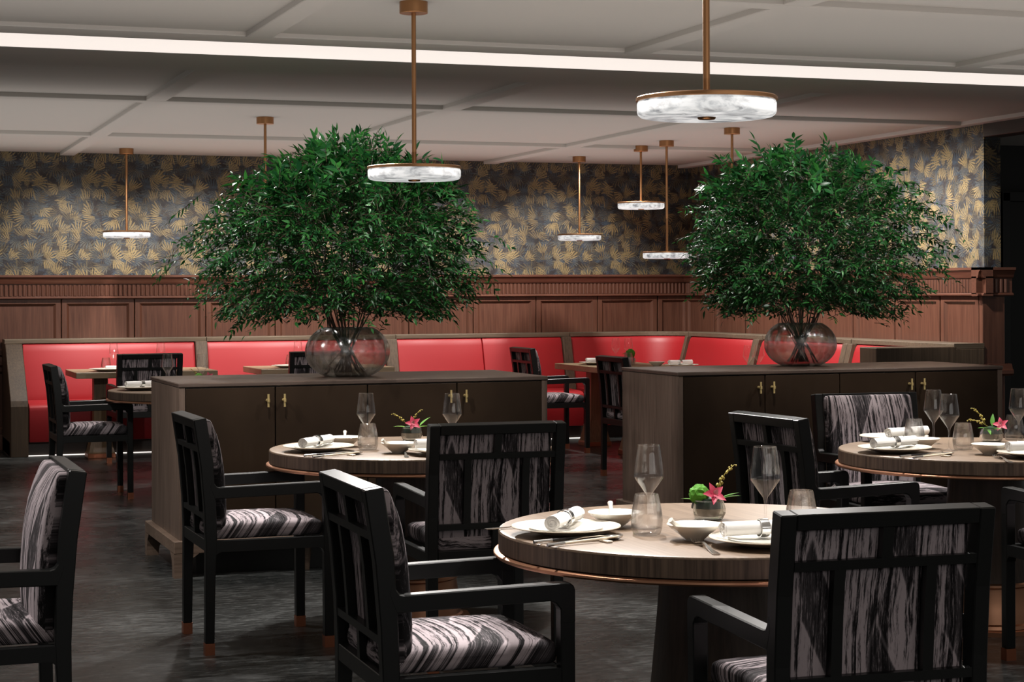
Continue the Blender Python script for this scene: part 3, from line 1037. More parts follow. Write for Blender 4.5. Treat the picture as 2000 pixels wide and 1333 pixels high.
def bench_table(label, x0, x1, y0, y1, peds):
    o = thing('bench_table', label, 'table', ((x0 + x1) / 2, (y0 + y1) / 2, 0), 0, 'light oak tables along the banquettes')
    hx, hy = (x1 - x0) / 2, (y1 - y0) / 2
    obj('table_top', MB().box(-hx, hx, -hy, hy, 0.698, 0.75), M['bench_table'], o, bevel=0.003)
    for (px, py) in peds:
        px -= (x0 + x1) / 2
        py -= (y0 + y1) / 2
        mb = MB()
        vs, fs = [], []
        rings = [(0.115, 0.0), (0.115, 0.042), (0.108, 0.05), (0.085, 0.16), (0.066, 0.24), (0.060, 0.30), (0.060, 0.698)]
        for h, z_ in rings:
            vs += [(px - h, py - h, z_), (px + h, py - h, z_), (px + h, py + h, z_), (px - h, py + h, z_)]
        for i in range(len(rings) - 1):
            for k in range(4):
                k2 = (k + 1) % 4
                fs.append((i * 4 + k, i * 4 + k2, i * 4 + 4 + k2, i * 4 + 4 + k))
        e = (len(rings) - 1) * 4
        fs += [(0, 1, 2, 3), (e, e + 1, e + 2, e + 3)]
        obj('pedestal', mb.add(vs, fs), M['bench_leg'], o)
        obj('foot_plate', MB().box(px - 0.118, px + 0.118, py - 0.118, py + 0.118, 0.0, 0.04), M['copper_dark'], o, bevel=0.003)
    return o


bench_table('leftmost light oak bench table, before the slanted banquette end panel', 1.89, 3.10, 16.18, 16.98, [(2.13, 16.50), (2.86, 16.50)])
bench_table('light oak bench table behind the left glass vase', 3.49, 4.71, 16.21, 17.00, [(3.75, 16.55), (4.45, 16.55)])
bench_table('light oak bench table in the corner with plates and a green moss ball', 6.32, 7.12, 14.60, 16.38, [(6.56, 15.98), (6.52, 14.95)])
bench_table('light oak bench table hidden behind the right sideboard', 6.33, 7.13, 12.75, 14.05, [(6.73, 13.1), (6.73, 13.7)])


# ------------------------------------------------------------------ pendant lamps
def make_pendant(label):
    o = thing('pendant_lamp', label, 'lamp', (0, 0, 0), 0, 'alabaster disc pendant lamps')
    return o


PL_ALA = MB().lathe([(0, 0.0), (0.190, 0.0), (0.200, 0.002), (0.207, 0.008), (0.2095, 0.016), (0.2095, 0.040), (0.207, 0.047), (0, 0.047)], 64).mesh('alabaster_disc', M['alabaster'], smooth=True)
PL_CAP = MB().lathe([(0, 0.0475), (0.211, 0.0475), (0.213, 0.049), (0.213, 0.058), (0.209, 0.061), (0.02, 0.064), (0.0, 0.064)], 64).mesh('brass_plate', M['brass'], smooth=True)
PL_FIN = MB().lathe([(0, -0.007), (0.024, -0.007), (0.027, -0.004), (0.028, 0.001), (0, 0.001)], 24).mesh('finial', M['brass'], smooth=True)
PL_CAN = MB().lathe([(0, -0.052), (0.062, -0.052), (0.064, -0.050), (0.064, 0.0), (0, 0.0)], 32).mesh('ceiling_canopy', M['brass'], smooth=True)
ROD = MB().lathe([(0.0105, 0), (0.0105, 1)], 12).mesh('rod', M['brass'], smooth=True)
for (x, y, zb, lab) in [
    (2.462, 5.10, 1.945, 'large nearest pendant lamp with marbled alabaster disc, above the front round table'),
    (2.440, 8.07, 1.928, 'pendant lamp hanging in front of the left bouquet'),
    (2.440, 17.02, 1.925, 'pendant lamp farthest to the left, before the patterned wallpaper'),
    (2.986, 13.70, 1.93, 'pendant lamp whose disc is hidden behind the left bouquet'),
    (6.741, 16.79, 1.918, 'pendant lamp left of the staggered group of three by the corner'),
    (6.780, 15.40, 2.163, 'highest pendant lamp of the staggered group by the corner'),
    (6.764, 14.81, 1.706, 'lowest pendant lamp of the staggered group, touching the right bouquet'),
    (6.741, 13.50, 1.95, 'pendant lamp whose disc is hidden behind the right bouquet'),
]:
    o = make_pendant(lab)
    o.location = (x, y, zb)
    link('alabaster_disc', PL_ALA, o, rot=(0, 0, x * 3 + y))
    link('brass_plate', PL_CAP, o)
    link('finial', PL_FIN, o)
    link('rod', ROD, o, loc=(0, 0, 0.062), scale=(1, 1, CEIL - zb - 0.10))
    link('ceiling_canopy', PL_CAN, o, loc=(0, 0, CEIL - zb))

# ------------------------------------------------------------------ tableware
PLATE = MB().lathe([(0, 0.004), (0.070, 0.004), (0.080, 0.006), (0.118, 0.016), (0.148, 0.0225), (0.150, 0.024), (0.149, 0.0255), (0.118, 0.0195), (0.080, 0.0095), (0, 0.0085)], 64)
PLATE_RIM = MB().lathe([(0.1485, 0.0236), (0.1512, 0.0230), (0.1518, 0.0245), (0.1505, 0.0262), (0.1485, 0.0255), (0.1485, 0.0236)], 64)
ME_PLATE = PLATE.mesh('plate_body', M['china'], smooth=True)
ME_PLRIM = PLATE_RIM.mesh('gold_rim', M['china_cream'], smooth=True)
ME_SPL = MB().lathe([(0, 0.0), (0.060, 0.0), (0.072, 0.004), (0.100, 0.010), (0.1025, 0.0115), (0.1015, 0.013), (0.072, 0.0075), (0, 0.005)], 64).mesh('small_plate', M['china'], smooth=True)
ME_BOWL = MB().lathe([(0, 0.0), (0.026, 0.0), (0.028, 0.004), (0.049, 0.021), (0.067, 0.0345), (0.0745, 0.0415), (0.076, 0.043), (0.075, 0.0442), (0.067, 0.0375), (0.047, 0.0235), (0.026, 0.009), (0, 0.0075)], 48).mesh('bowl', M['china'], smooth=True)
ME_TUMB = MB().lathe([(0, 0.0), (0.034, 0.0), (0.038, 0.003), (0.0425, 0.018), (0.0440, 0.035), (0.0425, 0.060), (0.0380, 0.085), (0.0325, 0.112), (0.0312, 0.1125), (0.0306, 0.111),
                      (0.036, 0.085), (0.0405, 0.060), (0.0418, 0.035), (0.039, 0.020), (0.030, 0.016), (0, 0.014)], 40).mesh('tumbler', M['tumbler'], smooth=True)
ME_WINE = MB().lathe([(0, 0.0), (0.036, 0.0), (0.037, 0.0015), (0.030, 0.003), (0.010, 0.006), (0.0042, 0.012), (0.0036, 0.05), (0.0036, 0.080), (0.006, 0.094), (0.016, 0.108),
                      (0.030, 0.128), (0.0415, 0.145), (0.0425, 0.150), (0.0415, 0.158), (0.0375, 0.195), (0.0320, 0.2355), (0.0316, 0.2368), (0.0308, 0.2360), (0.0310, 0.2340)], 40).mesh('wine_glass', M['glass'], smooth=True)
# rolled napkin: spiral of cloth
sp = []
for k in range(0, 60):
    a = k * 0.30
    rr = 0.0235 - 0.00033 * k
    sp.append((rr * math.cos(a), rr * math.sin(a)))
nv, nf = [], []
NL = 9
for j in range(NL):
    yy = -0.105 + 0.21 * j / (NL - 1)
    sq = 1.0 - 0.10 * math.exp(-((yy + 0.0) / 0.025) ** 2)
    for (px, pz) in sp:
        nv.append((px * sq, yy + 0.002 * math.sin(px * 300 + j), pz * sq * 0.94 + 0.022))
for j in range(NL - 1):
    for k in range(len(sp) - 1):
        i0 = j * len(sp) + k
        nf.append((i0, i0 + 1, i0 + len(sp) + 1, i0 + len(sp)))
for yy in (-0.102, 0.102):
    k0 = len(nv)
    nv += [(0.0222 * math.cos(R(20 * k)), yy, 0.0222 * 0.94 * math.sin(R(20 * k)) + 0.022) for k in range(18)]
    nf.append(tuple(range(k0, k0 + 18)))
ME_NAP = MB().add(nv, nf).mesh('napkin_roll', M['linen'], smooth='all')
ME_NRING = MB().lathe([(0.0220, -0.012), (0.0245, -0.012), (0.0250, 0.0), (0.0245, 0.012), (0.0220, 0.012), (0.0220, -0.012)], 32).mesh('napkin_ring', M['steel'], smooth=True)


def strip(pts, widths, th=0.0016):
    """flat metal strip along y with given half widths; pts (y, z)"""
    mb = MB()
    vs, fs = [], []
    for (y_, z_), w_ in zip(pts, widths):
        vs += [(-w_, y_, z_), (w_, y_, z_), (w_, y_, z_ + th), (-w_, y_, z_ + th)]
    for i in range(len(pts) - 1):
        for k in range(4):
            k2 = (k + 1) % 4
            fs.append((i * 4 + k, i * 4 + k2, i * 4 + 4 + k2, i * 4 + 4 + k))
    e = (len(pts) - 1) * 4
    fs += [(0, 1, 2, 3), (e, e + 1, e + 2, e + 3)]
    return mb.add(vs, fs)


ME_FHAND = strip([(-0.19, 0.001), (-0.17, 0.001), (-0.12, 0.003), (-0.07, 0.009), (-0.04, 0.012), (-0.015, 0.009), (0.0, 0.006)], [0.0085, 0.0095, 0.006, 0.0035, 0.0035, 0.008, 0.0125], 0.002).mesh('fork_handle', M['steel'], smooth=True)
ME_TINE = strip([(0.0, 0.006), (0.02, 0.003), (0.04, 0.004), (0.055, 0.009)], [0.0022, 0.002, 0.0018, 0.0010], 0.0016).mesh('tine', M['steel'], smooth=True)
ME_CH = MB().tube([(0, 0, 0), (0, 0.11, 0)], [0.0042, 0.0040], 8)
ME_CHB = MB().tube([(0, -0.13, 0.004), (0, 0.10, 0.010)], [0.0042, 0.0026], 8).mesh('stick', M['black_lacquer'], smooth=True)
ME_CHI = MB().tube([(0, -0.13, 0.004), (0, 0.10, 0.010)], [0.0044, 0.0028], 8).mesh('stick', M['ivory'], smooth=True)
ME_CHE = MB().tube([(0, -0.131, 0.004), (0, -0.075, 0.0055)], [0.0047, 0.0043], 8).mesh('silver_end', M['steel'], smooth=True)
ME_REST = MB().box(-0.022, 0.022, -0.010, 0.010, 0, 0.006).mesh('rest', M['china_cream'], bevel=0.003, bseg=2, smooth=True)
ME_SPB = MB().lathe([(0.0, 0.0), (0.010, 0.001), (0.017, 0.006), (0.019, 0.011), (0.018, 0.011), (0.0155, 0.007), (0.009, 0.003), (0.0, 0.002)], 20).mesh('spoon_bowl', M['steel'], smooth=True)
ME_SPH = strip([(0.0, 0.008), (-0.03, 0.012), (-0.08, 0.010), (-0.13, 0.002), (-0.15, 0.001)], [0.006, 0.0032, 0.0036, 0.0065, 0.006], 0.002).mesh('spoon_handle', M['steel'], smooth=True)
ME_CSB = MB().lathe([(0.0, 0.0), (0.012, 0.001), (0.020, 0.008), (0.023, 0.016), (0.0215, 0.016), (0.018, 0.009), (0.010, 0.003), (0.0, 0.002)], 20).mesh('soup_spoon_bowl', M['china'], smooth=True)
ME_CSH = MB().tube([(0, -0.018, 0.012), (0, -0.040, 0.022), (0, -0.072, 0.040), (0, -0.084, 0.050)], [0.009, 0.0065, 0.006, 0.0085], 8).mesh('soup_spoon_handle', M['china'], smooth=True)


def plate(p, rz, label, z=0.75):
    o = thing('dinner_plate', label, 'plate', (p[0], p[1], z), rz, 'white dinner plates')
    link('plate_body', ME_PLATE, o)
    link('gold_rim', ME_PLRIM, o)
    return o


def side_plate(p, rz, label, z=0.75):
    o = link('side_plate', ME_SPL, None, (p[0], p[1], z + 0.0095), (0, 0, rz))
    return tag(o, label, 'plate', 'small plates on the dinner plates')


def napkin(p, rz, label, z=0.7715, tilt=0.0):
    o = thing('napkin', label, 'napkin', (p[0], p[1], z), rz, 'rolled white napkins')
    o.rotation_euler = (tilt, 0, rz)
    link('napkin_roll', ME_NAP, o, scale=(1, 1.16, 1))
    link('napkin_ring', ME_NRING, o, loc=(0, 0.005, 0.022), rot=(R(90), 0, 0))
    return o


def single(name, me, cat, group, p, rz, label, z=0.75):
    return tag(link(name, me, None, (p[0], p[1], z), (0, 0, rz)), label, cat, group)


def bowl(p, rz, label): return single('rice_bowl', ME_BOWL, 'bowl', 'white rice bowls', p, rz, label)
def tumbler(p, rz, label): return single('tumbler', ME_TUMB, 'glass', 'water tumblers', p, rz, label)
def wine(p, rz, label): return single('wine_glass', ME_WINE, 'wine glass', 'wine glasses', p, rz, label)


def soup_spoon(p, rz, label):
    o = thing('soup_spoon', label, 'spoon', (p[0], p[1], 0.760), rz, 'white soup spoons in the bowls')
    link('spoon_bowl', ME_CSB, o, scale=(1, 1.35, 1))
    link('spoon_handle', ME_CSH, o)


def fork(p, rz, label):
    o = thing('fork', label, 'fork', (p[0], p[1], 0.7505), rz, 'steel forks')
    link('handle', ME_FHAND, o)
    for k in range(4):
        link('tine', ME_TINE, o, loc=(-0.0098 + 0.0065 * k, 0, 0))


def chopsticks(p, rz, where):
    a = thing('chopstick', 'black chopstick with silver end ' + where, 'chopstick', (p[0], p[1], 0.7515), rz, 'black chopsticks')
    link('stick', ME_CHB, a)
    link('silver_end', ME_CHE, a)
    c, s = math.cos(rz), math.sin(rz)
    k = 0.060
    b = thing('chopstick', 'ivory chopstick ' + where, 'chopstick', (p[0] + c * k - s * -0.0, p[1] + s * k, 0.7515), rz + R(6), 'ivory chopsticks')
    link('stick', ME_CHI, b)
    link('silver_end', ME_CHE, b)
    f = (p[0] + c * 0.062 - s * 0.055, p[1] + s * 0.062 + c * 0.055)
    tag(link('chopstick_rest', ME_REST, None, (f[0], f[1], 0.7502), (0, 0, rz)), 'small cream rest under the ivory chopstick ' + where, 'rest', 'chopstick rests')
    g = thing('spoon', 'steel spoon lying between the chopsticks ' + where, 'spoon', (p[0] + c * 0.030 - s * 0.085, p[1] + s * 0.030 + c * 0.085, 0.7512), rz - R(4), 'steel spoons')
    link('bowl', ME_SPB, g, loc=(0, 0.014, 0), scale=(1, 1.4, 1))
    link('handle', ME_SPH, g)


def seat_frame(T, heading):
    """returns f(forward, right) in world space for a guest facing the given heading"""
    fx, fy = -math.sin(R(heading)), math.cos(R(heading))
    return lambda f, r: (T[0] + fx * f + fy * r, T[1] + fy * f - fx * r)


# front table, left guest
P = seat_frame(T1, -90)
H = R(-90)
w_ = 'at the left place of the nearest table'
plate(P(-0.450, 0.0), H, 'white dinner plate holding a napkin ' + w_)
side_plate(P(-0.450, 0.0), H, 'small plate stacked under the napkin ' + w_)
napkin((1.885, 4.815), R(-38), 'rolled napkin in a steel ring ' + w_)
bowl((2.072, 4.905), 0, 'white bowl left of the tumbler ' + w_)
soup_spoon((2.072, 4.905), R(165), 'white soup spoon upright in the bowl ' + w_)
tumbler((2.092, 4.722), 0, 'water tumbler in front of a wine glass ' + w_)
wine((2.150, 4.838), 0, 'wine glass standing behind the tumbler ' + w_)
chopsticks((1.862, 4.668), H + R(8), w_)
fork((1.90, 4.980), H, 'steel fork mostly hidden behind the plate ' + w_)
# front table, front guest
P = seat_frame(T1, 0)
w_ = 'at the front place of the nearest table'
plate((2.290, 4.395), 0, 'white dinner plate partly behind the nearest chair ' + w_)
side_plate((2.290, 4.395), 0, 'small plate under the napkin ' + w_)
napkin((2.300, 4.425), R(88), 'rolled napkin lying crosswise ' + w_)
bowl((2.165, 4.570), 0, 'white bowl beside the fork ' + w_)
soup_spoon((2.165, 4.570), R(-75), 'white soup spoon hanging over the bowl ' + w_)
wine((2.425, 4.660), 0, 'wine glass right of the flowers ' + w_)
tumbler((2.530, 4.645), 0, 'water tumbler half hidden by the nearest chair ' + w_)
fork((2.132, 4.470), R(-12), 'steel fork with four clear tines ' + w_)
# middle table
w_ = 'at the left place of the middle table'
P = seat_frame(T2, -90)
plate((1.905, 7.715), H, 'white dinner plate with a napkin ' + w_)
side_plate((1.905, 7.715), H, 'small plate under the napkin ' + w_)
napkin((1.895, 7.715), R(-42), 'rolled napkin in a steel ring ' + w_)
bowl((2.068, 7.900), 0, 'white bowl behind the napkin ' + w_)
soup_spoon((2.068, 7.900), R(165), 'white soup spoon in the bowl ' + w_)
tumbler((2.118, 7.705), 0, 'water tumbler below the wine glass ' + w_)
wine((2.138, 7.805), 0, 'wine glass rising over the tumbler ' + w_)
chopsticks((1.910, 7.500), H + R(14), w_)
w_ = 'at the front place of the middle table'
bowl((2.195, 7.500), 0, 'white bowl left of the napkin ' + w_)
soup_spoon((2.195, 7.500), R(-70), 'white soup spoon in the bowl ' + w_)
plate((2.350, 7.355), 0, 'white dinner plate behind the chair back ' + w_)
napkin((2.360, 7.40), R(90), 'rolled napkin behind the chair back ' + w_)
fork((2.207, 7.455), R(-14), 'steel fork whose tines shine ' + w_)
wine((2.475, 7.640), 0, 'wine glass rising above the chair back ' + w_)
# right table
w_ = 'at the left place of the right table'
plate((4.100, 6.730), H, 'white dinner plate with a crumpled napkin ' + w_)
side_plate((4.100, 6.730), H, 'small plate under the napkin ' + w_)
napkin((4.100, 6.735), R(-75), 'rolled napkin seen end-on ' + w_)
bowl((4.310, 6.855), 0, 'white bowl behind the plate ' + w_)
tumbler((4.440, 6.745), 0, 'water tumbler right of the front wine glass ' + w_)
wine((4.352, 6.715), 0, 'nearer wine glass of the pair ' + w_)
chopsticks((4.120, 6.535), H + R(11), w_)
w_ = 'at the far place of the right table'
plate((4.410, 7.245), R(180), 'dinner plate seen edge-on ' + w_)
napkin((4.455, 7.205), R(105), 'long rolled napkin ' + w_)
tumbler((4.390, 7.045), 0, 'water tumbler before the facing chair ' + w_)
wine((4.478, 7.030), 0, 'farther wine glass, above the napkin ' + w_)
w_ = 'at the front place of the right table'
bowl((4.405, 6.500), 0, 'white bowl before the flowers ' + w_)
plate((4.490, 6.310), 0, 'dinner plate cut off by the picture edge ' + w_)
napkin((4.510, 6.350), R(90), 'rolled napkin cut off by the picture edge ' + w_)
fork((4.330, 6.330), R(-20), 'steel fork lying ' + w_)
w_ = 'at the right edge of the right table'
tumbler((4.935, 7.095), 0, 'water tumbler standing ' + w_)
wine((4.868, 6.965), 0, 'wine glass standing ' + w_)
# distant round table
w_ = 'on the distant round table'
plate((1.960, 13.10), H, 'white plate with a napkin ' + w_)
napkin((1.975, 13.10), R(-70), 'rolled white napkin ' + w_)
bowl((2.16, 13.20), 0, 'white bowl just left of the sideboard edge ' + w_)
wine((2.205, 13.40), 0, 'wine glass seen against the dark chair ' + w_)
wine((2.440, 13.33), 0, 'wine glass seen against the banquette divider ' + w_)
# bench tables
w_ = 'on the leftmost bench table'
tumbler((2.19, 16.56), 0, 'water tumbler glowing red ' + w_)
wine((2.27, 16.66), 0, 'wine glass left of the dark chair back ' + w_)
wine((2.665, 16.55), 0, 'wine glass above the dark chair back ' + w_)
napkin((2.30, 16.50), R(90), 'rolled white napkin ' + w_, 0.752)
plate((2.17, 16.36), 0, 'flat white plate ' + w_)
w_ = 'on the bench table behind the vase'
tumbler((3.84, 16.60), 0, 'water tumbler ' + w_)
wine((3.915, 16.62), 0, 'wine glass ' + w_)
plate((3.78, 16.42), 0, 'white plate ' + w_)
w_ = 'on the corner bench table'
plate((6.53, 15.88), R(90), 'white plate at the outer edge ' + w_)
napkin((6.56, 15.88), R(90), 'rolled napkin on the outer plate ' + w_)
bowl((6.86, 15.25), 0, 'white bowl right of the moss ball ' + w_)
plate((7.00, 15.03), 0, 'white plate behind the bowl ' + w_)
napkin((7.00, 15.05), R(100), 'rolled napkin behind the bowl ' + w_)
wine((6.815, 16.08), 0, 'left wine glass of two before the red corner ' + w_)
wine((6.900, 15.98), 0, 'right wine glass of two before the red corner ' + w_)
tumbler((6.80, 15.75), 0, 'water tumbler beside the moss ball ' + w_)
w_ = 'behind the right sideboard'
wine((6.825, 13.40), 0, 'left wine glass of the reddish pair ' + w_)
wine((6.935, 13.42), 0, 'right wine glass of the reddish pair ' + w_)

# ------------------------------------------------------------------ small flower arrangements
rnd = random.Random(4)


def leaf_shape(L, W, fold=0.25, droop=0.15):
    """pointed folded leaf from the origin along +y"""
    vs, fs = [], []
    N = 5
    for i in range(N + 1):
        t = i / N
        hw = W * math.sin(math.pi * min(t * 0.97 + 0.03, 1.0) ** 0.8) * (1 - 0.25 * t)
        if i == N:
            hw = 0.0
        z_ = -droop * L * t * t
        vs += [(-hw, L * t, z_ + fold * hw), (0, L * t, z_), (hw, L * t, z_ + fold * hw)]
    for i in range(N):
        a = i * 3
        fs += [(a, a + 1, a + 4, a + 3), (a + 1, a + 2, a + 5, a + 4)]
    return vs, fs


ME_PETAL = MB().add(*leaf_shape(0.040, 0.013, 0.35, 0.25)).mesh('petal', M['petal'], smooth='all')
ME_LIP = MB().add(*leaf_shape(0.020, 0.009, 0.6, -0.3)).mesh('lip', M['petal_pale'], smooth='all')
ME_GLEAF = MB().add(*leaf_shape(0.075, 0.014, 0.3, 0.12)).mesh('leaf', M['leaf_light'], smooth='all')
fb = MB()
seg, rings = 12, [(0.034, 0.0), (0.044, 0.006), (0.052, 0.022), (0.053, 0.036), (0.047, 0.056), (0.044, 0.060), (0.041, 0.056), (0.046, 0.036), (0.044, 0.014), (0.0, 0.010)]
fb.lathe([(0, 0)] + rings, seg, 6, 0.10)
ME_FBOWL = fb.mesh('glass_bowl', M['cut_glass'])
ME_FILL = MB().lathe([(0, 0.012), (0.030, 0.012), (0.037, 0.03), (0.036, 0.05), (0.030, 0.064), (0.0, 0.070)], 14).mesh('dark_leaves', M['water_green'], smooth=True)
# fuzzy moss ball
bmx = bmesh.new()
bmesh.ops.create_icosphere(bmx, subdivisions=3, radius=0.030)
for v in bmx.verts:
    v.co *= 1 + rnd.uniform(-0.09, 0.09)
ME_MOSS = bpy.data.meshes.new('moss_ball')
bmx.to_mesh(ME_MOSS)
bmx.free()
ME_MOSS.materials.append(M['moss'])
tw = MB()
pts = [(0, 0, 0), (0.012, 0, 0.03), (0.030, 0, 0.055), (0.052, 0, 0.072)]
tw.tube(pts, [0.0014, 0.0012, 0.001, 0.0008], 5)
for k in range(13):
    t = 0.8 + 2.2 * k / 12
    i = min(int(t), 2)
    a, b = Vector(pts[i]), Vector(pts[i + 1])
    p = a.lerp(b, t - i) + Vector((rnd.uniform(-1, 1), rnd.uniform(-1, 1), rnd.uniform(-1, 1))) * 0.004
    rr = 0.0046 - 0.00018 * k
    vs = [(p.x + rr * dx, p.y + rr * dy, p.z + rr * dz) for dx, dy, dz in ((1, 0, 0), (-1, 0, 0), (0, 1, 0), (0, -1, 0), (0, 0, 1.3), (0, 0, -1.3))]
    tw.add(vs, [(0, 2, 4), (2, 1, 4), (1, 3, 4), (3, 0, 4), (2, 0, 5), (1, 2, 5), (3, 1, 5), (0, 3, 5)])
ME_TWIG = tw.mesh('bud_twig', M['bud'], smooth='all')


def flowers(p, rz, label, moss, orchid, twigs, leaves, mscale=1.0):
    o = thing('flower_arrangement', label, 'flowers', (p[0], p[1], 0.75), rz, 'small flower bowls on the tables')
    link('glass_bowl', ME_FBOWL, o)
    link('dark_leaves', ME_FILL, o)
    if moss:
        link('moss_ball', ME_MOSS, o, loc=moss, scale=(mscale,) * 3)
    if orchid:
        ox, oy, oz, yaw, pit = orchid
        e = Matrix.Translation((ox, oy, oz)) @ Matrix.Rotation(yaw, 4, 'Z') @ Matrix.Rotation(pit, 4, 'X')
        for k in range(5):
            c = link('petal', ME_PETAL, o)
            c.matrix_local = e @ Matrix.Rotation(2 * math.pi * k / 5 + 0.3, 4, 'Z') @ Matrix.Rotation(R(28), 4, 'X') @ Matrix.Scale(0.92 + 0.06 * (k % 2), 4)
        for k in range(2):
            c = link('lip', ME_LIP, o)
            c.matrix_local = e @ Matrix.Translation((0, 0, 0.006)) @ Matrix.Rotation(2.4 * k - 0.6, 4, 'Z') @ Matrix.Rotation(R(50), 4, 'X')
    for (x, y, z, yaw, tilt, s_) in twigs:
        c = link('bud_twig', ME_TWIG, o)
        c.matrix_local = Matrix.Translation((x, y, z)) @ Matrix.Rotation(yaw, 4, 'Z') @ Matrix.Rotation(tilt, 4, 'Y') @ Matrix.Scale(s_, 4)
    for (x, y, z, yaw, pit, s_) in leaves:
        c = link('leaf', ME_GLEAF, o)
        c.matrix_local = Matrix.Translation((x, y, z)) @ Matrix.Rotation(yaw, 4, 'Z') @ Matrix.Rotation(pit, 4, 'X') @ Matrix.Scale(s_, 4)
    return o


VR = R(-20)   # turn each bowl so that its x axis runs across the view
flowers((2.392, 4.955), VR, 'small cut-glass bowl with red orchid and green moss ball on the nearest table',
        (-0.026, 0.0, 0.075), (0.014, -0.022, 0.076, 0.3, R(62)), [(0.020, 0.004, 0.068, 0.0, R(-4), 1.25)],
        [(0.03, -0.01, 0.062, R(-80), R(14), 0.9), (0.035, 0.01, 0.060, R(-100), R(26), 0.8), (-0.045, -0.01, 0.06, R(70), R(10), 0.5), (0.0, 0.03, 0.06, R(10), R(30), 0.7)], 1.0)
flowers((2.436, 8.11), VR, 'small cut-glass bowl with pink orchid and pale twigs on the middle table',
        None, (0.008, -0.024, 0.078, 0.0, R(66)), [(-0.022, 0.0, 0.072, R(180), R(18), 0.95), (0.0, 0.01, 0.085, 0.1, R(4), 0.8)],
        [(-0.03, -0.01, 0.062, R(82), R(8), 0.75), (0.035, 0.0, 0.066, R(-60), R(42), 0.9), (0.03, -0.015, 0.062, R(-85), R(10), 0.7)])
flowers((4.785, 7.05), VR, 'small cut-glass bowl with pink flower and yellow buds on the right table',
        None, (0.040, -0.018, 0.074, -0.5, R(58)), [(-0.020, 0.0, 0.066, R(180), R(2), 1.2), (-0.012, 0.0, 0.066, R(150), R(38), 1.1)],
        [(-0.02, -0.02, 0.060, R(120), R(10), 0.8), (-0.02, -0.03, 0.056, R(180), R(-20), 0.6), (0.0, -0.03, 0.06, R(-150), R(6), 0.7), (0.005, 0, 0.07, R(-20), R(70), 0.8)])
flowers((2.395, 13.10), VR, 'pink and green flower bowl peeking over the left sideboard',
        (-0.02, 0, 0.08), (0.055, -0.02, 0.085, 0.0, R(60)), [(-0.02, 0, 0.09, R(160), R(20), 1.0)], [(0, 0, 0.07, R(70), R(30), 0.8)])
flowers((6.87, 15.86), VR, 'flower bowl with bright green moss ball on the corner bench table',
        (0.0, 0.0, 0.098), None, [(0.0, 0, 0.10, R(170), R(60), 0.9)], [(0, 0, 0.07, R(60), R(30), 0.6)], 1.45)


# ------------------------------------------------------------------ vases and bouquets
def vase(p, rad, h, label, seed):
    o = thing('glass_vase', label, 'vase', (p[0], p[1], 0.97), seed, 'round optic glass vases')
    pr_ = []
    for k in range(0, 15):
        t = k / 14
        a = R(-62 + 118 * t)
        pr_.append((rad * math.cos(a) ** 0.85, h * 0.5 + h * 0.52 * math.sin(a) / math.sin(R(62)) * (0.97 if a < 0 else 1.0)))
    top = pr_[-1][1]
    z0 = pr_[0][1]
    pr_ = [(r_, (z_ - z0) / (top - z0) * h) for r_, z_ in pr_]
    body = [(0, 0)] + pr_
    inner = [(r_ - 0.007, z_ + 0.001) for r_, z_ in pr_[::-1]][:-1]
    inner += [(inner[-1][0] - 0.03, 0.018), (0, 0.016)]
    mb = MB().lathe(body + [(pr_[-1][0] - 0.010, pr_[-1][1] + 0.002), (pr_[-1][0] - 0.016, pr_[-1][1] - 0.010), (0, pr_[-1][1] - 0.012)], 80, 10, 0.075)
    obj('vase_body', mb, M['vase'], o, smooth='all')
    return o, pr_[-1][0]



LEAFV, LEAFF = leaf_shape(1.0, 0.17, 0.3, 0.18)
ME_LEAF = MB().add(LEAFV, LEAFF).mesh('leaf', M['leaf'], smooth='all')


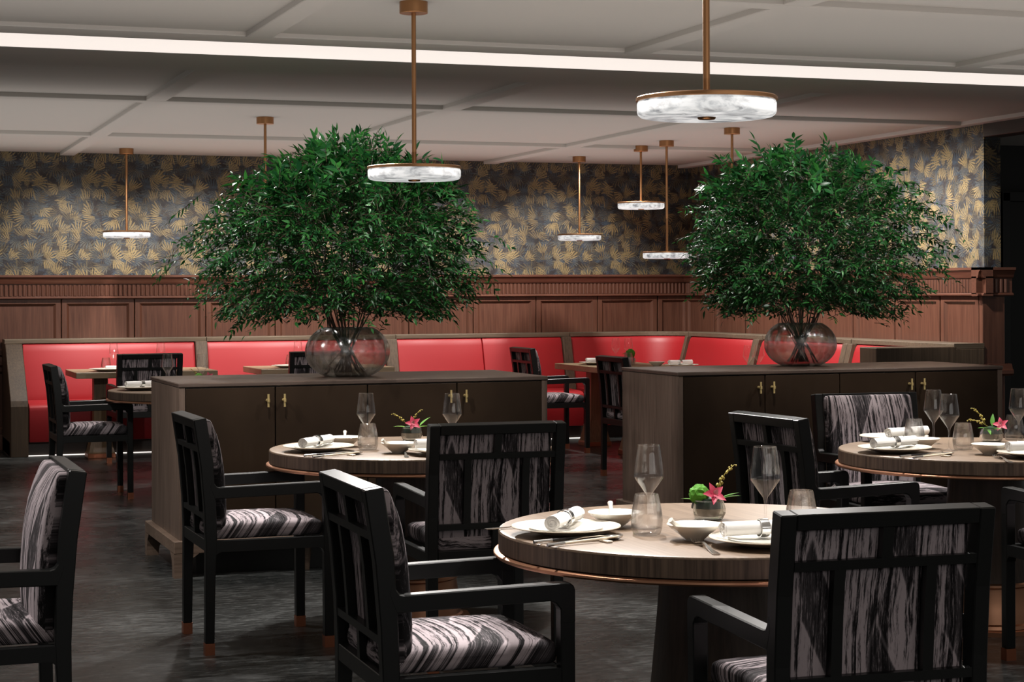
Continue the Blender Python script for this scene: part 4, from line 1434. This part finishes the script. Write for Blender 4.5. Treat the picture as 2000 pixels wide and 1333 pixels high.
def bouquet(p, label, seed, lo, ro, up, pl, pr_):
    """sheaf of leafy branches; lo / ro: reach to the camera's left and right; up: height above the vase mouth"""
    rn = random.Random(seed)
    base = Vector((p[0], p[1], 0.97))
    o = thing('bouquet', label, 'plant', base, R(-17), 'large leafy bouquets on the sideboards')
    mouth = 0.265
    cz = 0.66                       # centre of the crown above the sideboard top

    def reach(az, el):
        side = math.cos(az)
        rx = (lo if side < 0 else ro) * (0.93 + 0.07 * math.sin(3 * az + seed) + 0.06 * math.sin(7 * az + 5 * el + seed))
        ry = 0.72
        rz = up * (0.95 + 0.07 * math.sin(5 * az + 3 * el + seed)) if el > 0 else 0.52
        pe = (pl if side < 0 else pr_) if el > 0 else 2.0
        pe = 2.0 + (pe - 2.0) * min(1.0, abs(side) * 1.6)
        c, s = math.cos(el), math.sin(el)
        h_ = math.sqrt((c * math.cos(az) / rx) ** 2 + (c * math.sin(az) / ry) ** 2)
        return (h_ ** pe + abs(s / rz) ** pe) ** (-1.0 / pe)

    # main stems out of the water, through the mouth and on into the crown
    tips = []
    for k in range(26):
        az = rn.uniform(0, 2 * math.pi)
        el = R(rn.uniform(-8, 85))
        rch = reach(az, el) * rn.uniform(0.55, 0.85)
        tip = Vector((math.cos(az) * math.cos(el) * rch, math.sin(az) * math.cos(el) * rch, cz + math.sin(el) * rch))
        a0 = az + math.pi + rn.uniform(-0.6, 0.6)
        r0 = rn.uniform(0.02, 0.135)
        b0 = Vector((math.cos(a0) * r0, math.sin(a0) * r0, 0.024))
        rm = rn.uniform(0.045, 0.118)
        mm = Vector((math.cos(az) * rm, math.sin(az) * rm, mouth))
        out = mm + (mm - b0) * 0.55
        pts = [b0, b0.lerp(mm, 0.5), mm]
        for t in (0.25, 0.5, 0.75, 1.0):
            q1 = mm.lerp(out, t * 1.4)
            q2 = mm.lerp(tip, t)
            pts.append(q1.lerp(q2, min(1.0, 0.35 + t * 0.9)) + Vector((0, 0, 0.06 * math.sin(math.pi * t) * (0.3 + math.cos(el)))))
        obj('stem', MB().tube(pts, [0.0040, 0.0040, 0.0038, 0.0036, 0.0030, 0.0024, 0.0016], 5), M['stem'], o, smooth='all')
        tips.append(pts)
    # sprays of leaflets
    lv, lf = [], []
    tws = MB()
    big = []
    NS = 3000

    def put(mt, front):
        if front:
            big.append(mt)
            return
        k = len(lv)
        for v in LEAFV:
            lv.append(tuple(mt @ Vector(v)))
        for f_ in LEAFF:
            lf.append(tuple(i + k for i in f_))
    for k in range(NS):
        az = rn.uniform(0, 2 * math.pi)
        s_ = rn.uniform(-0.62, 1.0)
        el = math.asin(s_)
        rr = reach(az, el)
        fr_ = 0.42 + 0.58 * rn.random() ** 0.55
        if rn.random() < 0.10:
            fr_ = rn.uniform(0.98, 1.10)
        rr *= fr_
        dirv = Vector((math.cos(az) * math.cos(el), math.sin(az) * math.cos(el), math.sin(el)))
        pos = Vector((0, 0, cz)) + dirv * rr
        rh = math.hypot(pos.x, pos.y)
        if pos.z < 0.40 - 0.22 * min(1.0, max(0.0, (rh - 0.32) / 0.42)):
            continue
        if rh < 0.22 and pos.z < 0.44:
            continue
        # growth direction: outward, arching over and hanging at the rim
        g = (pos - Vector((0, 0, mouth))).normalized()
        droop = max(0.0, rh - 0.25) * 1.25
        g = (g + Vector((0, 0, -droop)) + Vector((rn.gauss(0, 0.35), rn.gauss(0, 0.35), rn.gauss(0, 0.30)))).normalized()
        L = rn.uniform(0.11, 0.19)
        n = rn.choice((3, 4, 4, 5))
        ref = Vector((0, 0, 1)) if abs(g.z) < 0.9 else Vector((1, 0, 0))
        sidev = g.cross(ref).normalized()
        sidev = (Matrix.Rotation(rn.uniform(-0.9, 0.9), 3, g) @ sidev)
        upv = sidev.cross(g)
        st = pos - g * L
        tws.tube([st, st.lerp(pos, 0.55), pos], [0.0016, 0.0012, 0.0008], 4, caps=False)
        ls = rn.uniform(0.027, 0.046) * (1.55 if fr_ > 0.95 and el > 0.5 else 1.0)
        front = fr_ > 0.90 and (pos.y < -0.05 or el > 0.6) and len(big) < 296
        for i in range(n + 1):
            t = i / n
            c = st.lerp(pos, 0.25 + 0.75 * t) + Vector((0, 0, -0.02 * t * t))
            dirs = [g] if i == n else [(g * 0.75 + sidev * sg) for sg in (-1, 1)]
            for d_ in dirs:
                d_ = (d_ + Vector((rn.gauss(0, 0.22), rn.gauss(0, 0.22), rn.gauss(0, 0.22) - 0.12))).normalized()
                upl = (upv + Vector((rn.gauss(0, 0.35), rn.gauss(0, 0.35), rn.gauss(0, 0.35)))).normalized()
                xx = d_.cross(upl).normalized()
                zz = xx.cross(d_)
                sc_ = ls * rn.uniform(0.8, 1.2)
                mt = Matrix(((xx.x, d_.x, zz.x, c.x), (xx.y, d_.y, zz.y, c.y), (xx.z, d_.z, zz.z, c.z), (0, 0, 0, 1))) @ Matrix.Diagonal((sc_ * rn.uniform(0.85, 1.25), sc_, sc_, 1))
                put(mt, front and len(big) < 298)
    f_ = obj('foliage', MB().add(lv, lf), M['leaf'], o, smooth='all')
    f_['kind'] = 'stuff'
    t_ = obj('twigs', tws, M['stem'], o)
    t_['kind'] = 'stuff'
    for mt in big:
        c = link('leaf', ME_LEAF, o)
        c.matrix_local = mt
    return o


VL, VRr = (2.58, 9.79), (5.455, 10.02)
vase(VL, 0.222, 0.262, 'round ribbed glass vase of stems on the left sideboard', 0.2)
vase(VRr, 0.212, 0.255, 'round ribbed glass vase of stems on the right sideboard', 0.9)
bouquet(VL, 'large bushy green bouquet of leafy branches in the left glass vase', 3, 0.98, 0.80, 0.70, 1.35, 1.75)
bouquet(VRr, 'large bushy green bouquet of leafy branches in the right glass vase', 8, 0.76, 0.90, 0.69, 2.5, 2.2)
